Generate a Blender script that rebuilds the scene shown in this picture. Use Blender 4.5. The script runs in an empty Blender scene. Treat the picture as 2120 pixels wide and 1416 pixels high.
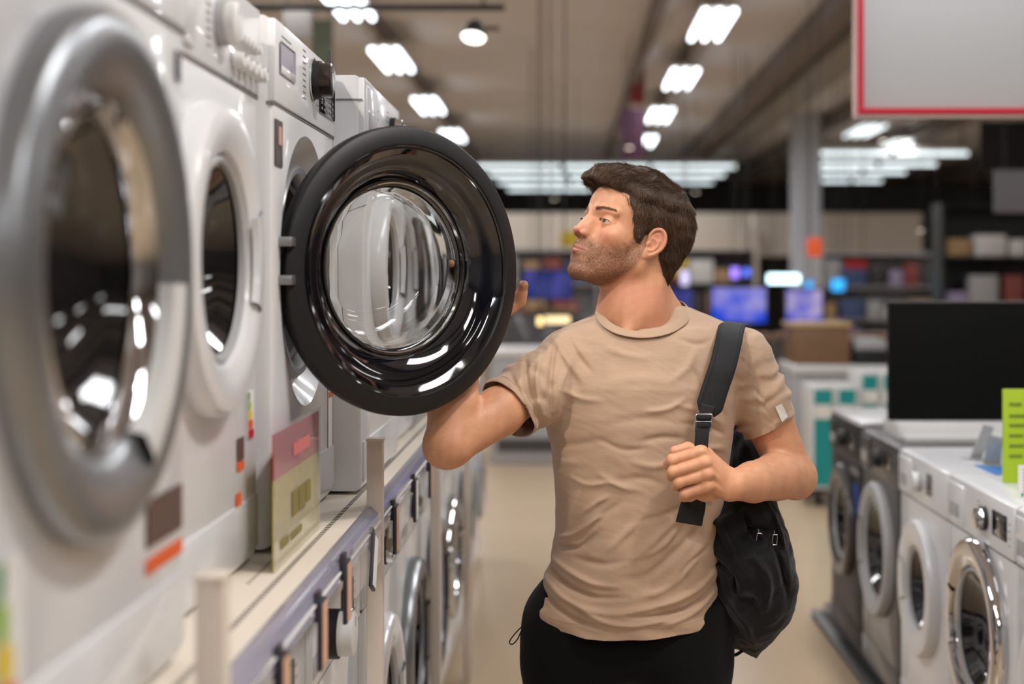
import bpy, bmesh, math, random
import numpy as np
from mathutils import Vector, Matrix
C = bpy.context.scene.collection
PI = math.pi
FPX = 2944.44; VX, VY, CH = 1173.0, 576.0, 1.5     # focal length, vanishing point, camera height

def at(px, py, Y):
    "a pixel of the 2120x1416 frame at depth Y as a point in the room"
    return np.array([(px-VX)/FPX*Y, Y, CH-(py-VY)/FPX*Y])

def lin(c):
    def f(v):
        v = v/255.0
        return v/12.92 if v <= 0.04045 else ((v+0.055)/1.055)**2.4
    return (f(c[0]), f(c[1]), f(c[2]), 1.0)

# ---------------------------------------------------------------- materials
def mat(name, col, rough=0.5, metal=0.0, coat=0.0, trans=0.0, ior=1.45, bump=0.0, bscale=60, bstretch=(1,1,1),
        vary=0.0, vscale=4, emit=None, estr=0.0, alpha=1.0, sheen=0.0, spec=0.5, sss=0.0):
    m = bpy.data.materials.new(name); m.use_nodes = True
    nt = m.node_tree; b = nt.nodes['Principled BSDF']; L = nt.links
    I = b.inputs
    I['Base Color'].default_value = lin(col); I['Roughness'].default_value = rough; I['Metallic'].default_value = metal
    I['Coat Weight'].default_value = coat; I['Coat Roughness'].default_value = 0.05
    I['Transmission Weight'].default_value = trans; I['IOR'].default_value = ior; I['Alpha'].default_value = alpha
    I['Sheen Weight'].default_value = sheen; I['Specular IOR Level'].default_value = spec
    if sss: I['Subsurface Weight'].default_value = sss; I['Subsurface Radius'].default_value = (1.0,0.35,0.18); I['Subsurface Scale'].default_value = 0.012
    if emit: I['Emission Color'].default_value = lin(emit); I['Emission Strength'].default_value = estr
    if bump or vary:
        tc = nt.nodes.new('ShaderNodeTexCoord'); mp = nt.nodes.new('ShaderNodeMapping'); L.new(tc.outputs['Object'], mp.inputs[0])
        mp.inputs['Scale'].default_value = bstretch
    if bump:
        n = nt.nodes.new('ShaderNodeTexNoise'); n.inputs['Scale'].default_value = bscale; n.inputs['Detail'].default_value = 6
        bp = nt.nodes.new('ShaderNodeBump'); bp.inputs['Strength'].default_value = bump; bp.inputs['Distance'].default_value = 0.002
        L.new(mp.outputs[0], n.inputs['Vector']); L.new(n.outputs[0], bp.inputs['Height']); L.new(bp.outputs[0], I['Normal'])
    if vary:
        n2 = nt.nodes.new('ShaderNodeTexNoise'); n2.inputs['Scale'].default_value = vscale; n2.inputs['Detail'].default_value = 5
        mx = nt.nodes.new('ShaderNodeMix'); mx.data_type = 'RGBA'
        L.new(mp.outputs[0], n2.inputs['Vector']); L.new(n2.outputs[0], mx.inputs[0])
        c = lin(col)
        mx.inputs[6].default_value = (c[0]*(1-vary), c[1]*(1-vary), c[2]*(1-vary), 1)
        mx.inputs[7].default_value = (min(1,c[0]*(1+vary)), min(1,c[1]*(1+vary)), min(1,c[2]*(1+vary)), 1)
        L.new(mx.outputs[2], I['Base Color'])
    return m

# ---------------------------------------------------------------- object helpers
def link(name, me, m, parent=None, smooth=True, loc=None, rot=None):
    o = bpy.data.objects.new(name, me); C.objects.link(o)
    if m is not None:
        for k in (m if isinstance(m, (list, tuple)) else [m]): me.materials.append(k)
    if smooth:
        me.polygons.foreach_set('use_smooth', [True]*len(me.polygons))
        if smooth == 'auto':
            me.set_sharp_from_angle(angle=math.radians(38))
    if parent is not None: o.parent = parent
    if loc is not None: o.location = loc
    if rot is not None: o.rotation_euler = rot
    return o

def obj(name, bm, m, parent=None, smooth='auto', loc=None, rot=None):
    me = bpy.data.meshes.new(name); bmesh.ops.recalc_face_normals(bm, faces=bm.faces); bm.to_mesh(me); bm.free()
    return link(name, me, m, parent, smooth, loc, rot)

def tag(o, label=None, cat=None, group=None, kind=None):
    if label: o['label'] = label
    if cat: o['category'] = cat
    if group: o['group'] = group
    if kind: o['kind'] = kind
    return o

def thing(name, label, cat, loc=(0,0,0), rotz=0, group=None):
    o = bpy.data.objects.new(name, None); C.objects.link(o); o.empty_display_size = 0.1
    o.location = loc; o.rotation_euler = (0,0,rotz)
    return tag(o, label, cat, group)

def copy_tree(o, parent=None):
    c = o.copy(); C.objects.link(c); c.parent = parent
    for ch in list(o.children): copy_tree(ch, c)
    return c

def box(bm, lo, hi, bev=0.0, seg=2, mi=0):
    lo = Vector(lo); hi = Vector(hi)
    r = bmesh.ops.create_cube(bm, size=1.0)
    vs = r['verts']
    for v in vs: v.co = Vector(((lo.x+hi.x)/2+v.co.x*(hi.x-lo.x), (lo.y+hi.y)/2+v.co.y*(hi.y-lo.y), (lo.z+hi.z)/2+v.co.z*(hi.z-lo.z)))
    fs = list({f for v in vs for f in v.link_faces})
    for f in fs: f.material_index = mi
    if bev > 0:
        es = list({e for v in vs for e in v.link_edges})
        bmesh.ops.bevel(bm, geom=es, offset=bev, segments=seg, profile=0.5, affect='EDGES')
    return bm

def BM(): return bmesh.new()
def boxo(name, lo, hi, m, parent=None, bev=0.0, **k):
    bm = BM(); box(bm, lo, hi, bev); return obj(name, bm, m, parent, **k)

def lathe(bm, prof, n=64, c=(0,0,0), axis='y', closed=False, a0=0, a1=2*PI, sx=1.0, sz=1.0, mi=0):
    "profile of (radius, height along the axis) turned about the axis"
    full = abs(a1-a0-2*PI) < 1e-6
    rings = []
    for i in range(n if full else n+1):
        a = a0+(a1-a0)*i/n
        ca, sa = math.cos(a)*sx, math.sin(a)*sz
        row = []
        for r, h in prof:
            if axis == 'y': p = (c[0]+r*ca, c[1]+h, c[2]+r*sa)
            elif axis == 'z': p = (c[0]+r*ca, c[1]+r*sa, c[2]+h)
            else: p = (c[0]+h, c[1]+r*ca, c[2]+r*sa)
            row.append(bm.verts.new(p))
        rings.append(row)
    m = len(prof); N = len(rings)
    for i in range(N if full else N-1):
        A = rings[i]; B = rings[(i+1) % N]
        for j in range(m if closed else m-1):
            k = (j+1) % m
            try:
                f = bm.faces.new((A[j], A[k], B[k], B[j])); f.material_index = mi
            except ValueError: pass
    bmesh.ops.remove_doubles(bm, verts=[v for r in rings for v in r], dist=1e-6)
    return bm

def tube(bm, pts, r, n=10, closed=False, cap=True, flat=1.0, up=None):
    pts = [Vector(p) for p in pts]; N = len(pts); rings = []
    rr = r if isinstance(r, (list, tuple)) else [r]*N
    U = Vector(up) if up is not None else None
    for i, p in enumerate(pts):
        if closed: t = pts[(i+1) % N]-pts[i-1]
        else: t = pts[min(i+1, N-1)]-pts[max(i-1, 0)]
        t.normalize()
        if U is None:
            U = Vector((0,0,1)) if abs(t.z) < 0.9 else Vector((1,0,0))
        s = t.cross(U); s.normalize(); u = s.cross(t); u.normalize()
        if up is None: U = u
        rings.append([bm.verts.new(p+(s*math.cos(2*PI*k/n)+u*math.sin(2*PI*k/n)*flat)*rr[i]) for k in range(n)])
    for i in range(N if closed else N-1):
        A = rings[i]; B = rings[(i+1) % N]
        for k in range(n): bm.faces.new((A[k], A[(k+1) % n], B[(k+1) % n], B[k]))
    if cap and not closed:
        bm.faces.new(rings[0][::-1]); bm.faces.new(rings[-1])
    return bm

def catmull(pts, k=8, closed=False):
    P = [np.array(p, float) for p in pts]; n = len(P); out = []
    for i in range(n if closed else n-1):
        a = P[i-1] if (closed or i > 0) else 2*P[0]-P[1]
        b = P[i]; c = P[(i+1) % n]; d = P[(i+2) % n] if (closed or i+2 < n) else 2*P[-1]-P[-2]
        for j in range(k):
            t = j/k
            out.append(0.5*((2*b)+(-a+c)*t+(2*a-5*b+4*c-d)*t*t+(-a+3*b-3*c+d)*t**3))
    if not closed: out.append(P[-1])
    return out

def ribbon(bm, pts, nrm, width, thick, side=None):
    "a strap: a rounded rectangle swept along pts; nrm gives the outward normal at each point"
    N = len(pts); rings = []
    w = width if isinstance(width, (list, tuple, np.ndarray)) else [width]*N
    th = thick if isinstance(thick, (list, tuple, np.ndarray)) else [thick]*N
    prof = [(-1,0.35),(-0.9,0.85),(-0.8,1),(0,1.12),(0.8,1),(0.9,0.85),(1,0.35),(1,-0.35),(0.9,-1),(-0.9,-1),(-1,-0.35)]
    for i in range(N):
        p = Vector(pts[i]); t = Vector(pts[min(i+1,N-1)])-Vector(pts[max(i-1,0)]); t.normalize()
        n = Vector(nrm[i] if isinstance(nrm, list) else nrm); n = n-t*n.dot(t); n.normalize(); s = t.cross(n)
        rings.append([bm.verts.new(p+s*(a*w[i]/2)+n*(b*th[i]/2)) for a, b in prof])
    k = len(prof)
    for i in range(N-1):
        for j in range(k): bm.faces.new((rings[i][j], rings[i][(j+1) % k], rings[i+1][(j+1) % k], rings[i+1][j]))
    bm.faces.new(rings[0][::-1]); bm.faces.new(rings[-1])
    return bm

# ---------------------------------------------------------------- signed distance modelling
def A(*v): return np.array(v, np.float32)
def smin(a, b, k):
    h = np.maximum(k-np.abs(a-b), 0)/k
    return np.minimum(a, b)-h*h*k*0.25
def smax(a, b, k): return -smin(-a, -b, k)
def cap(P, a, b, ra, rb):
    a = np.asarray(a, np.float32); b = np.asarray(b, np.float32); ab = b-a
    t = np.clip(((P-a)@ab)/max(float(ab@ab), 1e-9), 0, 1)
    return np.linalg.norm(P-a-t[:,None]*ab, axis=1)-(ra+t*(rb-ra))
def ell(P, c, r, R=None):
    q = P-np.asarray(c, np.float32)
    if R is not None: q = q@np.asarray(R, np.float32)
    r = np.asarray(r, np.float32)
    k0 = np.linalg.norm(q/r, axis=1); k1 = np.linalg.norm(q/(r*r), axis=1)
    return np.where(k1 < 1e-6, -r.min(), k0*(k0-1)/np.maximum(k1, 1e-6))
def chain(P, pts, rad, k=0.01):
    d = None
    for i in range(len(pts)-1):
        c = cap(P, pts[i], pts[i+1], rad[i], rad[i+1])
        d = c if d is None else smin(d, c, k)
    return d

def mesh_sdf(fn, lo, hi, h, margin=1.5, project=2):
    lo = np.array(lo, np.float64); hi = np.array(hi, np.float64)
    B = 8
    nb = np.ceil((hi-lo)/(h*B)).astype(int)+1
    n = nb*B
    D = np.empty(tuple(n), np.float32)
    bi = np.stack(np.meshgrid(*[np.arange(k) for k in nb], indexing='ij'), -1).reshape(-1,3)
    cen = (lo+(bi+0.5)*B*h-0.5*h).astype(np.float32)
    dc = fn(cen)
    near = np.abs(dc) < B*h*0.87*margin+h
    loc = np.stack(np.meshgrid(np.arange(B), np.arange(B), np.arange(B), indexing='ij'), -1).reshape(-1,3)
    Db = D.reshape(nb[0],B,nb[1],B,nb[2],B)
    sg = np.where(dc < 0, -1.0, 1.0).astype(np.float32)
    Db[:] = sg.reshape(nb[0],1,nb[1],1,nb[2],1)
    idx = np.where(near)[0]
    for s in range(0, len(idx), 1500):
        ii = idx[s:s+1500]
        pts = (bi[ii][:,None,:]*B+loc[None])
        P = (lo+pts.reshape(-1,3)*h).astype(np.float32)
        v = fn(P).astype(np.float32).reshape(len(ii), B, B, B)
        b = bi[ii]
        Db[b[:,0],:,b[:,1],:,b[:,2],:] = v
    S = D < 0
    cnt = np.zeros(tuple(n-1), np.int8)
    for dx in (0,1):
        for dy in (0,1):
            for dz in (0,1):
                cnt += S[dx:n[0]-1+dx, dy:n[1]-1+dy, dz:n[2]-1+dz]
    act = np.argwhere((cnt > 0) & (cnt < 8))
    vid = np.full(tuple(n-1), -1, np.int32); vid[act[:,0],act[:,1],act[:,2]] = np.arange(len(act))
    cor = [(0,0,0),(1,0,0),(0,1,0),(1,1,0),(0,0,1),(1,0,1),(0,1,1),(1,1,1)]
    val = np.stack([D[act[:,0]+c[0], act[:,1]+c[1], act[:,2]+c[2]] for c in cor], 1)
    acc = np.zeros((len(act),3)); w = np.zeros(len(act))
    for i in range(8):
        for j in range(i+1, 8):
            if sum(abs(cor[i][k]-cor[j][k]) for k in range(3)) != 1: continue
            a, b = val[:,i], val[:,j]; m = (a < 0) != (b < 0)
            t = np.where(m, a/np.where(m, a-b, 1), 0)
            p = np.array(cor[i])+t[:,None]*(np.array(cor[j])-np.array(cor[i]))
            acc += np.where(m[:,None], p, 0); w += m
    V = lo+(act+acc/w[:,None])*h
    quads = []
    for ax in range(3):
        o1, o2 = [(1,2),(2,0),(0,1)][ax]
        sl = [slice(None)]*3; sl2 = [slice(None)]*3
        sl[ax] = slice(0, n[ax]-1); sl2[ax] = slice(1, n[ax])
        sa, sb = S[tuple(sl)], S[tuple(sl2)]
        e = np.argwhere(sa != sb)
        e = e[(e[:,o1] > 0) & (e[:,o2] > 0) & (e[:,o1] < n[o1]-1) & (e[:,o2] < n[o2]-1)]
        if len(e) == 0: continue
        flip = ~sa[e[:,0],e[:,1],e[:,2]]
        def g(a, b):
            q = e.copy(); q[:,o1] -= a; q[:,o2] -= b
            return vid[q[:,0],q[:,1],q[:,2]]
        q = np.stack([g(0,0), g(1,0), g(1,1), g(0,1)], 1)
        q[flip] = q[flip][:,::-1]
        quads.append(q)
    Q = np.concatenate(quads); Q = Q[(Q >= 0).all(1)]
    for _ in range(project):
        P = V.astype(np.float32); e = h*0.4
        d = fn(P); g = np.stack([fn(P+A(e,0,0))-fn(P-A(e,0,0)), fn(P+A(0,e,0))-fn(P-A(0,e,0)), fn(P+A(0,0,e))-fn(P-A(0,0,e))], 1)/(2*e)
        gg = np.maximum((g*g).sum(1), 0.2)
        st = (d/gg)[:,None]*g
        ln = np.linalg.norm(st, axis=1, keepdims=True); st *= np.minimum(1, 0.5*h/np.maximum(ln, 1e-9))
        V = V-st
    return V, Q

def mesh_from(name, V, Q):
    me = bpy.data.meshes.new(name)
    me.vertices.add(len(V)); me.vertices.foreach_set('co', np.asarray(V, np.float32).ravel())
    me.loops.add(len(Q)*4); me.loops.foreach_set('vertex_index', np.asarray(Q, np.int32).ravel())
    me.polygons.add(len(Q)); me.polygons.foreach_set('loop_start', np.arange(len(Q), dtype=np.int32)*4)
    me.update(calc_edges=True); me.validate()
    return me
def set_col(me, col, name='tint'):
    a = me.color_attributes.new(name, 'FLOAT_COLOR', 'POINT')
    c = np.ones((len(me.vertices), 4), np.float32); c[:,:3] = col; a.data.foreach_set('color', c.ravel())

def vnoise(P, s, seed=0):
    "smooth pseudo noise from sums of sines, in -1..1"
    r = np.random.RandomState(seed); o = 0
    for i in range(5):
        k = r.normal(size=3); k = k/np.linalg.norm(k)*(0.7+0.9*r.rand())*2*PI/s
        o = o+np.sin(P@k.astype(np.float32)+r.rand()*6.28)
    return o/5*1.6
# ================================================================ PERSON
def unit(v): v = np.asarray(v, float); return v/np.linalg.norm(v)
YAW, PITCH = math.radians(57), math.radians(22)
hd = np.array([-math.sin(YAW), -math.cos(YAW), 0.0]); LF = np.array([math.cos(YAW), -math.sin(YAW), 0.0]); ZZ = np.array([0,0,1.0])
FF = hd*math.cos(PITCH)+ZZ*math.sin(PITCH); UU = -hd*math.sin(PITCH)+ZZ*math.cos(PITCH)
ROLL = math.radians(-2)
LF, UU = LF*math.cos(ROLL)+UU*math.sin(ROLL), UU*math.cos(ROLL)-LF*math.sin(ROLL)
HS = 1.06
HR = np.stack([FF, LF, UU], 1)                       # columns: local axes in world
HO = at(1341, 503, 2.80)-LF*0.070*HS
HRf = HR.astype(np.float32); HOf = HO.astype(np.float32)
def to_local(P): return (P-HOf)@HRf*np.float32(100/HS)
def to_world(q): return HO+(np.asarray(q, float)@HR.T)*HS/100

# door frame (the open door the man holds), shared with the machine below
TH = math.radians(46)
DU = np.array([math.sin(TH), math.cos(TH), 0]); DN = np.array([math.cos(TH), -math.sin(TH), 0]); DH = np.array([-0.464, 2.345, 0])
DD = 0.515; DZ = 1.513
def door_pt(s, z, w): return DH+DU*s+DN*w+ZZ*z

def ear_sdf(Q):
    a = math.radians(24); ca, sa = math.cos(a), math.sin(a); tl = math.radians(-12); ct, st = math.cos(tl), math.sin(tl)
    q = (Q-A(-0.9, 6.9, 0.0))*0.97
    f = q[:,0]*ca-q[:,1]*sa; l = q[:,0]*sa+q[:,1]*ca; u = q[:,2]
    f, u = f*ct-u*st, f*st+u*ct
    q = np.stack([f-0.1, l-0.55, u], 1)
    d = ell(q, (-0.55,-0.05,0.35), (1.55,0.34,2.75))
    d = smin(d, ell(q, (0.35,-0.1,-2.25), (0.75,0.42,0.95)), 0.5)
    hel = [(0.75,0.0,0.2),(1.05,0.1,1.3),(0.75,0.22,2.5),(-0.2,0.28,3.15),(-1.25,0.3,2.75),(-1.95,0.3,1.5),(-2.0,0.25,0.1),(-1.45,0.15,-1.2),(-0.6,0.05,-2.1)]
    hc = catmull(hel, 3); d = smin(d, chain(q, hc, list(np.interp(np.linspace(0,8,len(hc)), range(9), [0.2,0.28,0.31,0.32,0.33,0.33,0.3,0.26,0.24])), 0.1), 0.12)
    anti = [(-0.2,0.15,1.9),(-0.95,0.2,1.1),(-1.15,0.2,0.1),(-0.75,0.15,-0.9),(-0.1,0.15,-1.35)]
    d = smin(d, chain(q, anti, [0.16,0.24,0.25,0.23,0.22], 0.1), 0.2)
    d = smax(d, -ell(q, (-0.1,0.38,-0.05), (0.78,0.75,1.05)), 0.2)
    d = smax(d, -ell(q, (-0.1,0.42,1.55), (0.85,0.38,0.6)), 0.2)
    d = smin(d, ell(q, (0.62,0.22,-0.35), (0.32,0.28,0.5)), 0.2)
    return smin(d, ell(q, (0.2,-0.6,0.2), (0.9,0.7,2.0)), 0.4)

def skull_sdf(Q):
    d = ell(Q, (-1.9,0,4.9), (9.1,7.3,8.0))
    return smin(d, ell(Q, (3.0,0,4.8), (6.7,6.3,6.7)), 1.5)

EYE = (7.3, 3.45, 0.95)
def head_local(Q0):
    side = Q0[:,1]
    Q = Q0.copy(); Q[:,1] = np.abs(Q[:,1])
    d = skull_sdf(Q)
    d = smin(d, ell(Q, (3.4,0,-2.2), (5.6,6.1,7.4)), 1.6)
    d = smin(d, cap(Q, (0.2,5.0,-4.4), (7.0,1.9,-9.0), 1.7, 1.4), 1.6)
    d = smin(d, cap(Q, (-0.2,5.4,-1.0), (0.2,5.1,-4.6), 1.5, 1.75), 1.4)
    d = smin(d, ell(Q, (4.4,0,-6.6), (4.8,4.4,3.1)), 1.4)
    d = smin(d, ell(Q, (8.0,0,-8.9), (1.85,2.3,1.55)), 1.2)
    d = smin(d, ell(Q, (7.6,0,-5.2), (2.6,3.1,3.2)), 1.2)
    d = smin(d, cap(Q, (9.0,0.8,2.95), (7.4,4.7,2.9), 0.72, 0.65), 1.0)
    d = smin(d, ell(Q, (6.3,4.5,-1.3), (1.8,1.75,1.6)), 1.6)
    # eye sockets, eyeball and lids
    d = smax(d, -ell(Q, (9.8,3.45,0.95), (2.3,1.75,1.25)), 1.0)
    d = smin(d, ell(Q, EYE, (1.33,1.45,1.30)), 0.5)
    cr = chain(Q, [(8.75,2.2,1.50),(8.95,3.4,1.80),(8.05,4.8,1.35)], [0.05,0.07,0.05], 0.05)
    d = smax(d, -cr, 0.2)
    d = smax(d, -chain(Q, [(8.8,2.3,0.0),(8.8,3.4,-0.25),(8.1,4.5,0.1)], [0.05,0.05,0.04], 0.05), 0.25)
    ap = ell(Q, (8.55,3.52,0.82), (1.1,1.34,0.31), R=None)
    d = smax(d, -ap, 0.06)
    # nose
    d = smin(d, cap(Q, (9.2,0,2.2), (11.0,0,-1.75), 0.55, 0.56), 0.8)
    d = smin(d, ell(Q, (9.3,0.9,-0.9), (1.3,0.80,2.0)), 0.7)
    d = smin(d, ell(Q, (11.15,0,-2.10), (0.78,0.76,0.66)), 0.5)
    d = smin(d, ell(Q, (10.1,1.10,-2.45), (0.92,0.43,0.58)), 0.5)
    d = smin(d, cap(Q, (10.8,0,-2.6), (9.6,0,-3.0), 0.30, 0.38), 0.4)
    d = smax(d, -ell(Q, (10.5,0.62,-3.0), (0.60,0.27,0.42)), 0.22)
    d = smax(d, -cap(Q, (10.0,1.95,-2.0), (9.5,2.2,-3.1), 0.10, 0.06), 0.4)
    # lips
    d = smin(d, cap(Q, (10.25,0.0,-4.85), (8.9,2.5,-5.30), 0.40, 0.15), 0.35)
    d = smin(d, cap(Q, (10.15,0.0,-5.80), (8.9,2.2,-5.56), 0.46, 0.18), 0.35)
    d = smax(d, -cap(Q, (10.9,0.0,-5.30), (9.25,2.85,-5.48), 0.09, 0.06), 0.14)
    d = smax(d, -ell(Q, (10.4,0,-6.90), (0.55,1.7,0.40)), 0.6)
    d = smax(d, -cap(Q, (10.75,0,-3.6), (10.8,0,-4.3), 0.12, 0.14), 0.3)
    ear = ear_sdf(Q)
    d = smin(d, ear, 0.3)
    return d

nk = dict(base=at(1330,740,2.90), mid=at(1312,640,2.868), top=at(1316,520,2.862))
def neck_sdf(P):
    d = cap(P, nk['mid'], nk['top'], 0.067, 0.056)
    d = smin(d, cap(P, nk['base'], nk['mid'], 0.078, 0.068), 0.03)
    d = smin(d, cap(P, at(1330,560,2.89), at(1342,630,2.91), 0.040, 0.043), 0.03)
    d = smin(d, cap(P, at(1352,622,2.92), at(1440,712,2.90), 0.030, 0.036), 0.04)
    d = smin(d, cap(P, at(1290,650,2.91), at(1210,720,2.90), 0.025, 0.035), 0.04)
    d = smin(d, ell(P, at(1330,740,2.875), (0.12,0.065,0.050)), 0.03)
    # the cord of muscle from behind the ear to the notch of the collarbones
    d = smin(d, cap(P, at(1358,590,2.835), at(1300,690,2.80), 0.006, 0.010), 0.025)
    return d
def head_sdf(P):
    d = head_local(to_local(P))*np.float32(HS/100)
    return smin(d, neck_sdf(P), 0.022)

SL = [  # py, left px, right px, half depth, depth centre
 (640,1290,1380,.03,2.91),(660,1225,1450,.055,2.90),(680,1190,1490,.095,2.888),(705,1160,1525,.100,2.882),(740,1136,1542,.104,2.876),(800,1120,1536,.115,2.87),(860,1124,1524,.118,2.87),
 (930,1141,1515,.114,2.87),(1000,1149,1506,.110,2.87),(1100,1150,1494,.108,2.868),(1170,1137,1490,.112,2.865),(1250,1104,1490,.122,2.862),(1330,1094,1492,.128,2.86),(1420,1096,1492,.128,2.86)]
SZ = np.array([CH-(r[0]-VY)/FPX*2.85 for r in SL])[::-1]
SC = np.array([((r[1]+r[2])/2-VX)/FPX*2.85 for r in SL])[::-1]
SA = np.array([(r[2]-r[1])/2/FPX*2.85 for r in SL])[::-1]
SB = np.array([r[3] for r in SL])[::-1]; SY = np.array([r[4] for r in SL])[::-1]
def slices(P, n=2.3):
    z = P[:,2]
    x = P[:,0]-np.interp(z, SZ, SC); y = P[:,1]-np.interp(z, SZ, SY); a = np.interp(z, SZ, SA); b = np.interp(z, SZ, SB)
    r = (np.abs(x/a)**n+np.abs(y/b)**n)**(1/n)
    p = np.sqrt(x*x+y*y)+1e-6
    return (np.where(r > 0.3, p*(1-1/np.maximum(r, 0.3)), -0.05)).astype(np.float32)
SHR, ELR, WRR = at(1190,752,2.865), at(932,917,2.66), door_pt(.468, 1.388, -.098)
SHL, ELL_, WRL = at(1535,745,2.875), at(1642,985,2.90), at(1520,1004,2.695)
SLR_E = at(1030,862,2.745); SLL_E = at(1603,905,2.885)
def torso_sdf(P):
    d = slices(P)
    zt = np.float32(at(0,672,2.87)[2])
    d = smax(d, (P[:,2]-zt)*0.9, 0.022)
    d = smin(d, cap(P, at(1268,700,2.88), at(1180,742,2.868), 0.057, 0.061), 0.03)
    d = smin(d, cap(P, at(1408,695,2.885), at(1530,746,2.872), 0.060, 0.062), 0.03)
    return d
# folds of the cloth: polyline in picture coordinates on the front of the chest, width, height (mm)
FOLDS = [
 ([(1175,985),(1215,1000),(1262,995),(1300,1010)],8,2.6),([(1205,1060),(1235,1035),(1262,1020)],7,3),([(1330,1145),(1372,1120),(1405,1082)],8,3.2),([(1195,1250),(1260,1275),(1330,1278),(1400,1262)],7,3.5),([(1160,1235),(1215,1262)],6,-3),([(1400,700),(1440,712),(1475,705)],9,-2.4),([(1250,715),(1300,735),(1350,738)],12,1.6),([(1160,800),(1200,822),(1245,826)],9,2.2),([(1420,820),(1380,842),(1330,848)],9,2.4),([(1465,1130),(1425,1160),(1390,1200)],7,-3.5),([(1240,905),(1290,925),(1340,922)],9,-2.2),

 ([(1120,870),(1095,800),(1090,740)],9,-5),([(1125,850),(1112,790),(1118,730)],8,4),([(1070,800),(1090,850),(1110,880)],8,3.5),
 ([(1040,800),(1075,850)],8,-2.5),([(1140,850),(1140,780),(1150,700)],8,-4),([(1150,870),(1160,800),(1190,730)],11,2.5),([(1060,770),(1100,850)],7,-3),
 ([(1145,700),(1175,745),(1205,790)],9,3),([(1175,700),(1200,740),(1225,770)],8,-3),([(1150,925),(1200,915),(1260,905)],12,-2.0),([(1145,960),(1200,955)],12,1.5),
 ([(1500,880),(1450,850),(1400,835)],9,2.5),([(1500,900),(1460,880),(1410,872)],8,-3),([(1500,860),(1455,800),(1430,760)],9,-2.5),([(1440,720),(1420,760),(1380,790)],12,2),
 ([(1500,930),(1455,925),(1400,935)],9,2.5),([(1420,905),(1370,900),(1320,910)],10,-2.5),([(1400,950),(1350,960),(1300,950)],11,2),([(1380,1000),(1330,985),(1270,990)],12,-2),
 ([(1150,1115),(1185,1105),(1225,1075),(1250,1060)],8,4.0),([(1150,1135),(1200,1130),(1240,1095)],8,-4.0),([(1140,1160),(1180,1180),(1230,1200),(1290,1205)],9,4),
 ([(1135,1175),(1170,1205),(1230,1225),(1300,1225)],8,-4.5),([(1125,1200),(1180,1240),(1250,1255),(1330,1250)],10,4),([(1120,1225),(1180,1268),(1260,1285)],8,-3.5),
 ([(1490,1180),(1440,1215),(1370,1240),(1300,1250)],9,4.5),([(1490,1205),(1430,1245),(1360,1262),(1300,1262)],7,-4.5),([(1485,1225),(1430,1262),(1370,1280)],8,3.5),
 ([(1460,1120),(1420,1170),(1370,1210),(1310,1225)],12,4),([(1450,1085),(1400,1130),(1340,1180),(1280,1190)],12,-3),([(1440,1050),(1380,1085),(1320,1140),(1260,1170)],13,3),
 ([(1290,1030),(1250,1060),(1215,1100)],10,-2.2),([(1330,1060),(1290,1100),(1250,1140)],11,2.5),([(1200,1010),(1180,1050),(1165,1090)],9,2),
 ([(1420,1040),(1370,1060),(1310,1075)],10,-2),([(1230,970),(1280,1000),(1330,1010)],10,1.8),([(1190,1150),(1250,1160),(1310,1150)],10,-2.5),([(1260,870),(1330,862),(1400,868)],14,-1.6),
 ([(1250,790),(1320,780),(1390,790)],16,1.2),([(1470,1020),(1440,1000),(1410,990)],9,-2.5),([(1475,990),(1440,960)],9,2.5),
 ([(1560,700),(1590,740),(1620,800)],7,0.01)]
RING = []
def folds(P):
    u = (VX+P[:,0]/2.80*FPX).astype(np.float32); v = (VY-(P[:,2]-CH)/2.80*FPX).astype(np.float32)
    out = np.zeros(len(P), np.float32)
    for pts, w, h in FOLDS:
        pts = catmull(pts, 4)
        x0 = min(p[0] for p in pts)-3*w; x1 = max(p[0] for p in pts)+3*w; y0 = min(p[1] for p in pts)-3*w; y1 = max(p[1] for p in pts)+3*w
        m = np.where((u > x0) & (u < x1) & (v > y0) & (v < y1))[0]
        if len(m) == 0: continue
        uu, vv = u[m], v[m]; best = np.full(len(m), 1e9, np.float32); tb = np.zeros(len(m), np.float32); n = len(pts)-1
        for i in range(n):
            ax, ay = pts[i][0], pts[i][1]; bx, by = pts[i+1][0]-ax, pts[i+1][1]-ay
            t = np.clip(((uu-ax)*bx+(vv-ay)*by)/(bx*bx+by*by), 0, 1)
            dd = (uu-ax-t*bx)**2+(vv-ay-t*by)**2
            k = dd < best; best = np.where(k, dd, best); tb = np.where(k, (i+t)/n, tb)
        out[m] += (h*0.0024*np.exp(-best/(w*w*0.45))*np.sin(np.clip(tb,0.02,0.98)*PI)**0.6).astype(np.float32)
    front = np.clip((2.90-P[:,1])/0.06, 0, 1)
    return out*front

def sleeve_wr(P, a, b, amp, seed, fr):
    "rings of creases round a sleeve, running slantwise"
    ax = unit(b-a); t = (P-a.astype(np.float32))@ax.astype(np.float32)
    q = P-a.astype(np.float32)-t[:,None]*ax.astype(np.float32)
    ph = np.arctan2(q[:,2], q[:,0])
    return (amp*np.sin(t*fr+1.3*np.sin(ph*2+seed)+vnoise(P,0.06,seed)*1.2)*np.clip(vnoise(P,0.08,seed+5)+0.35,0,1)).astype(np.float32)

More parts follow.
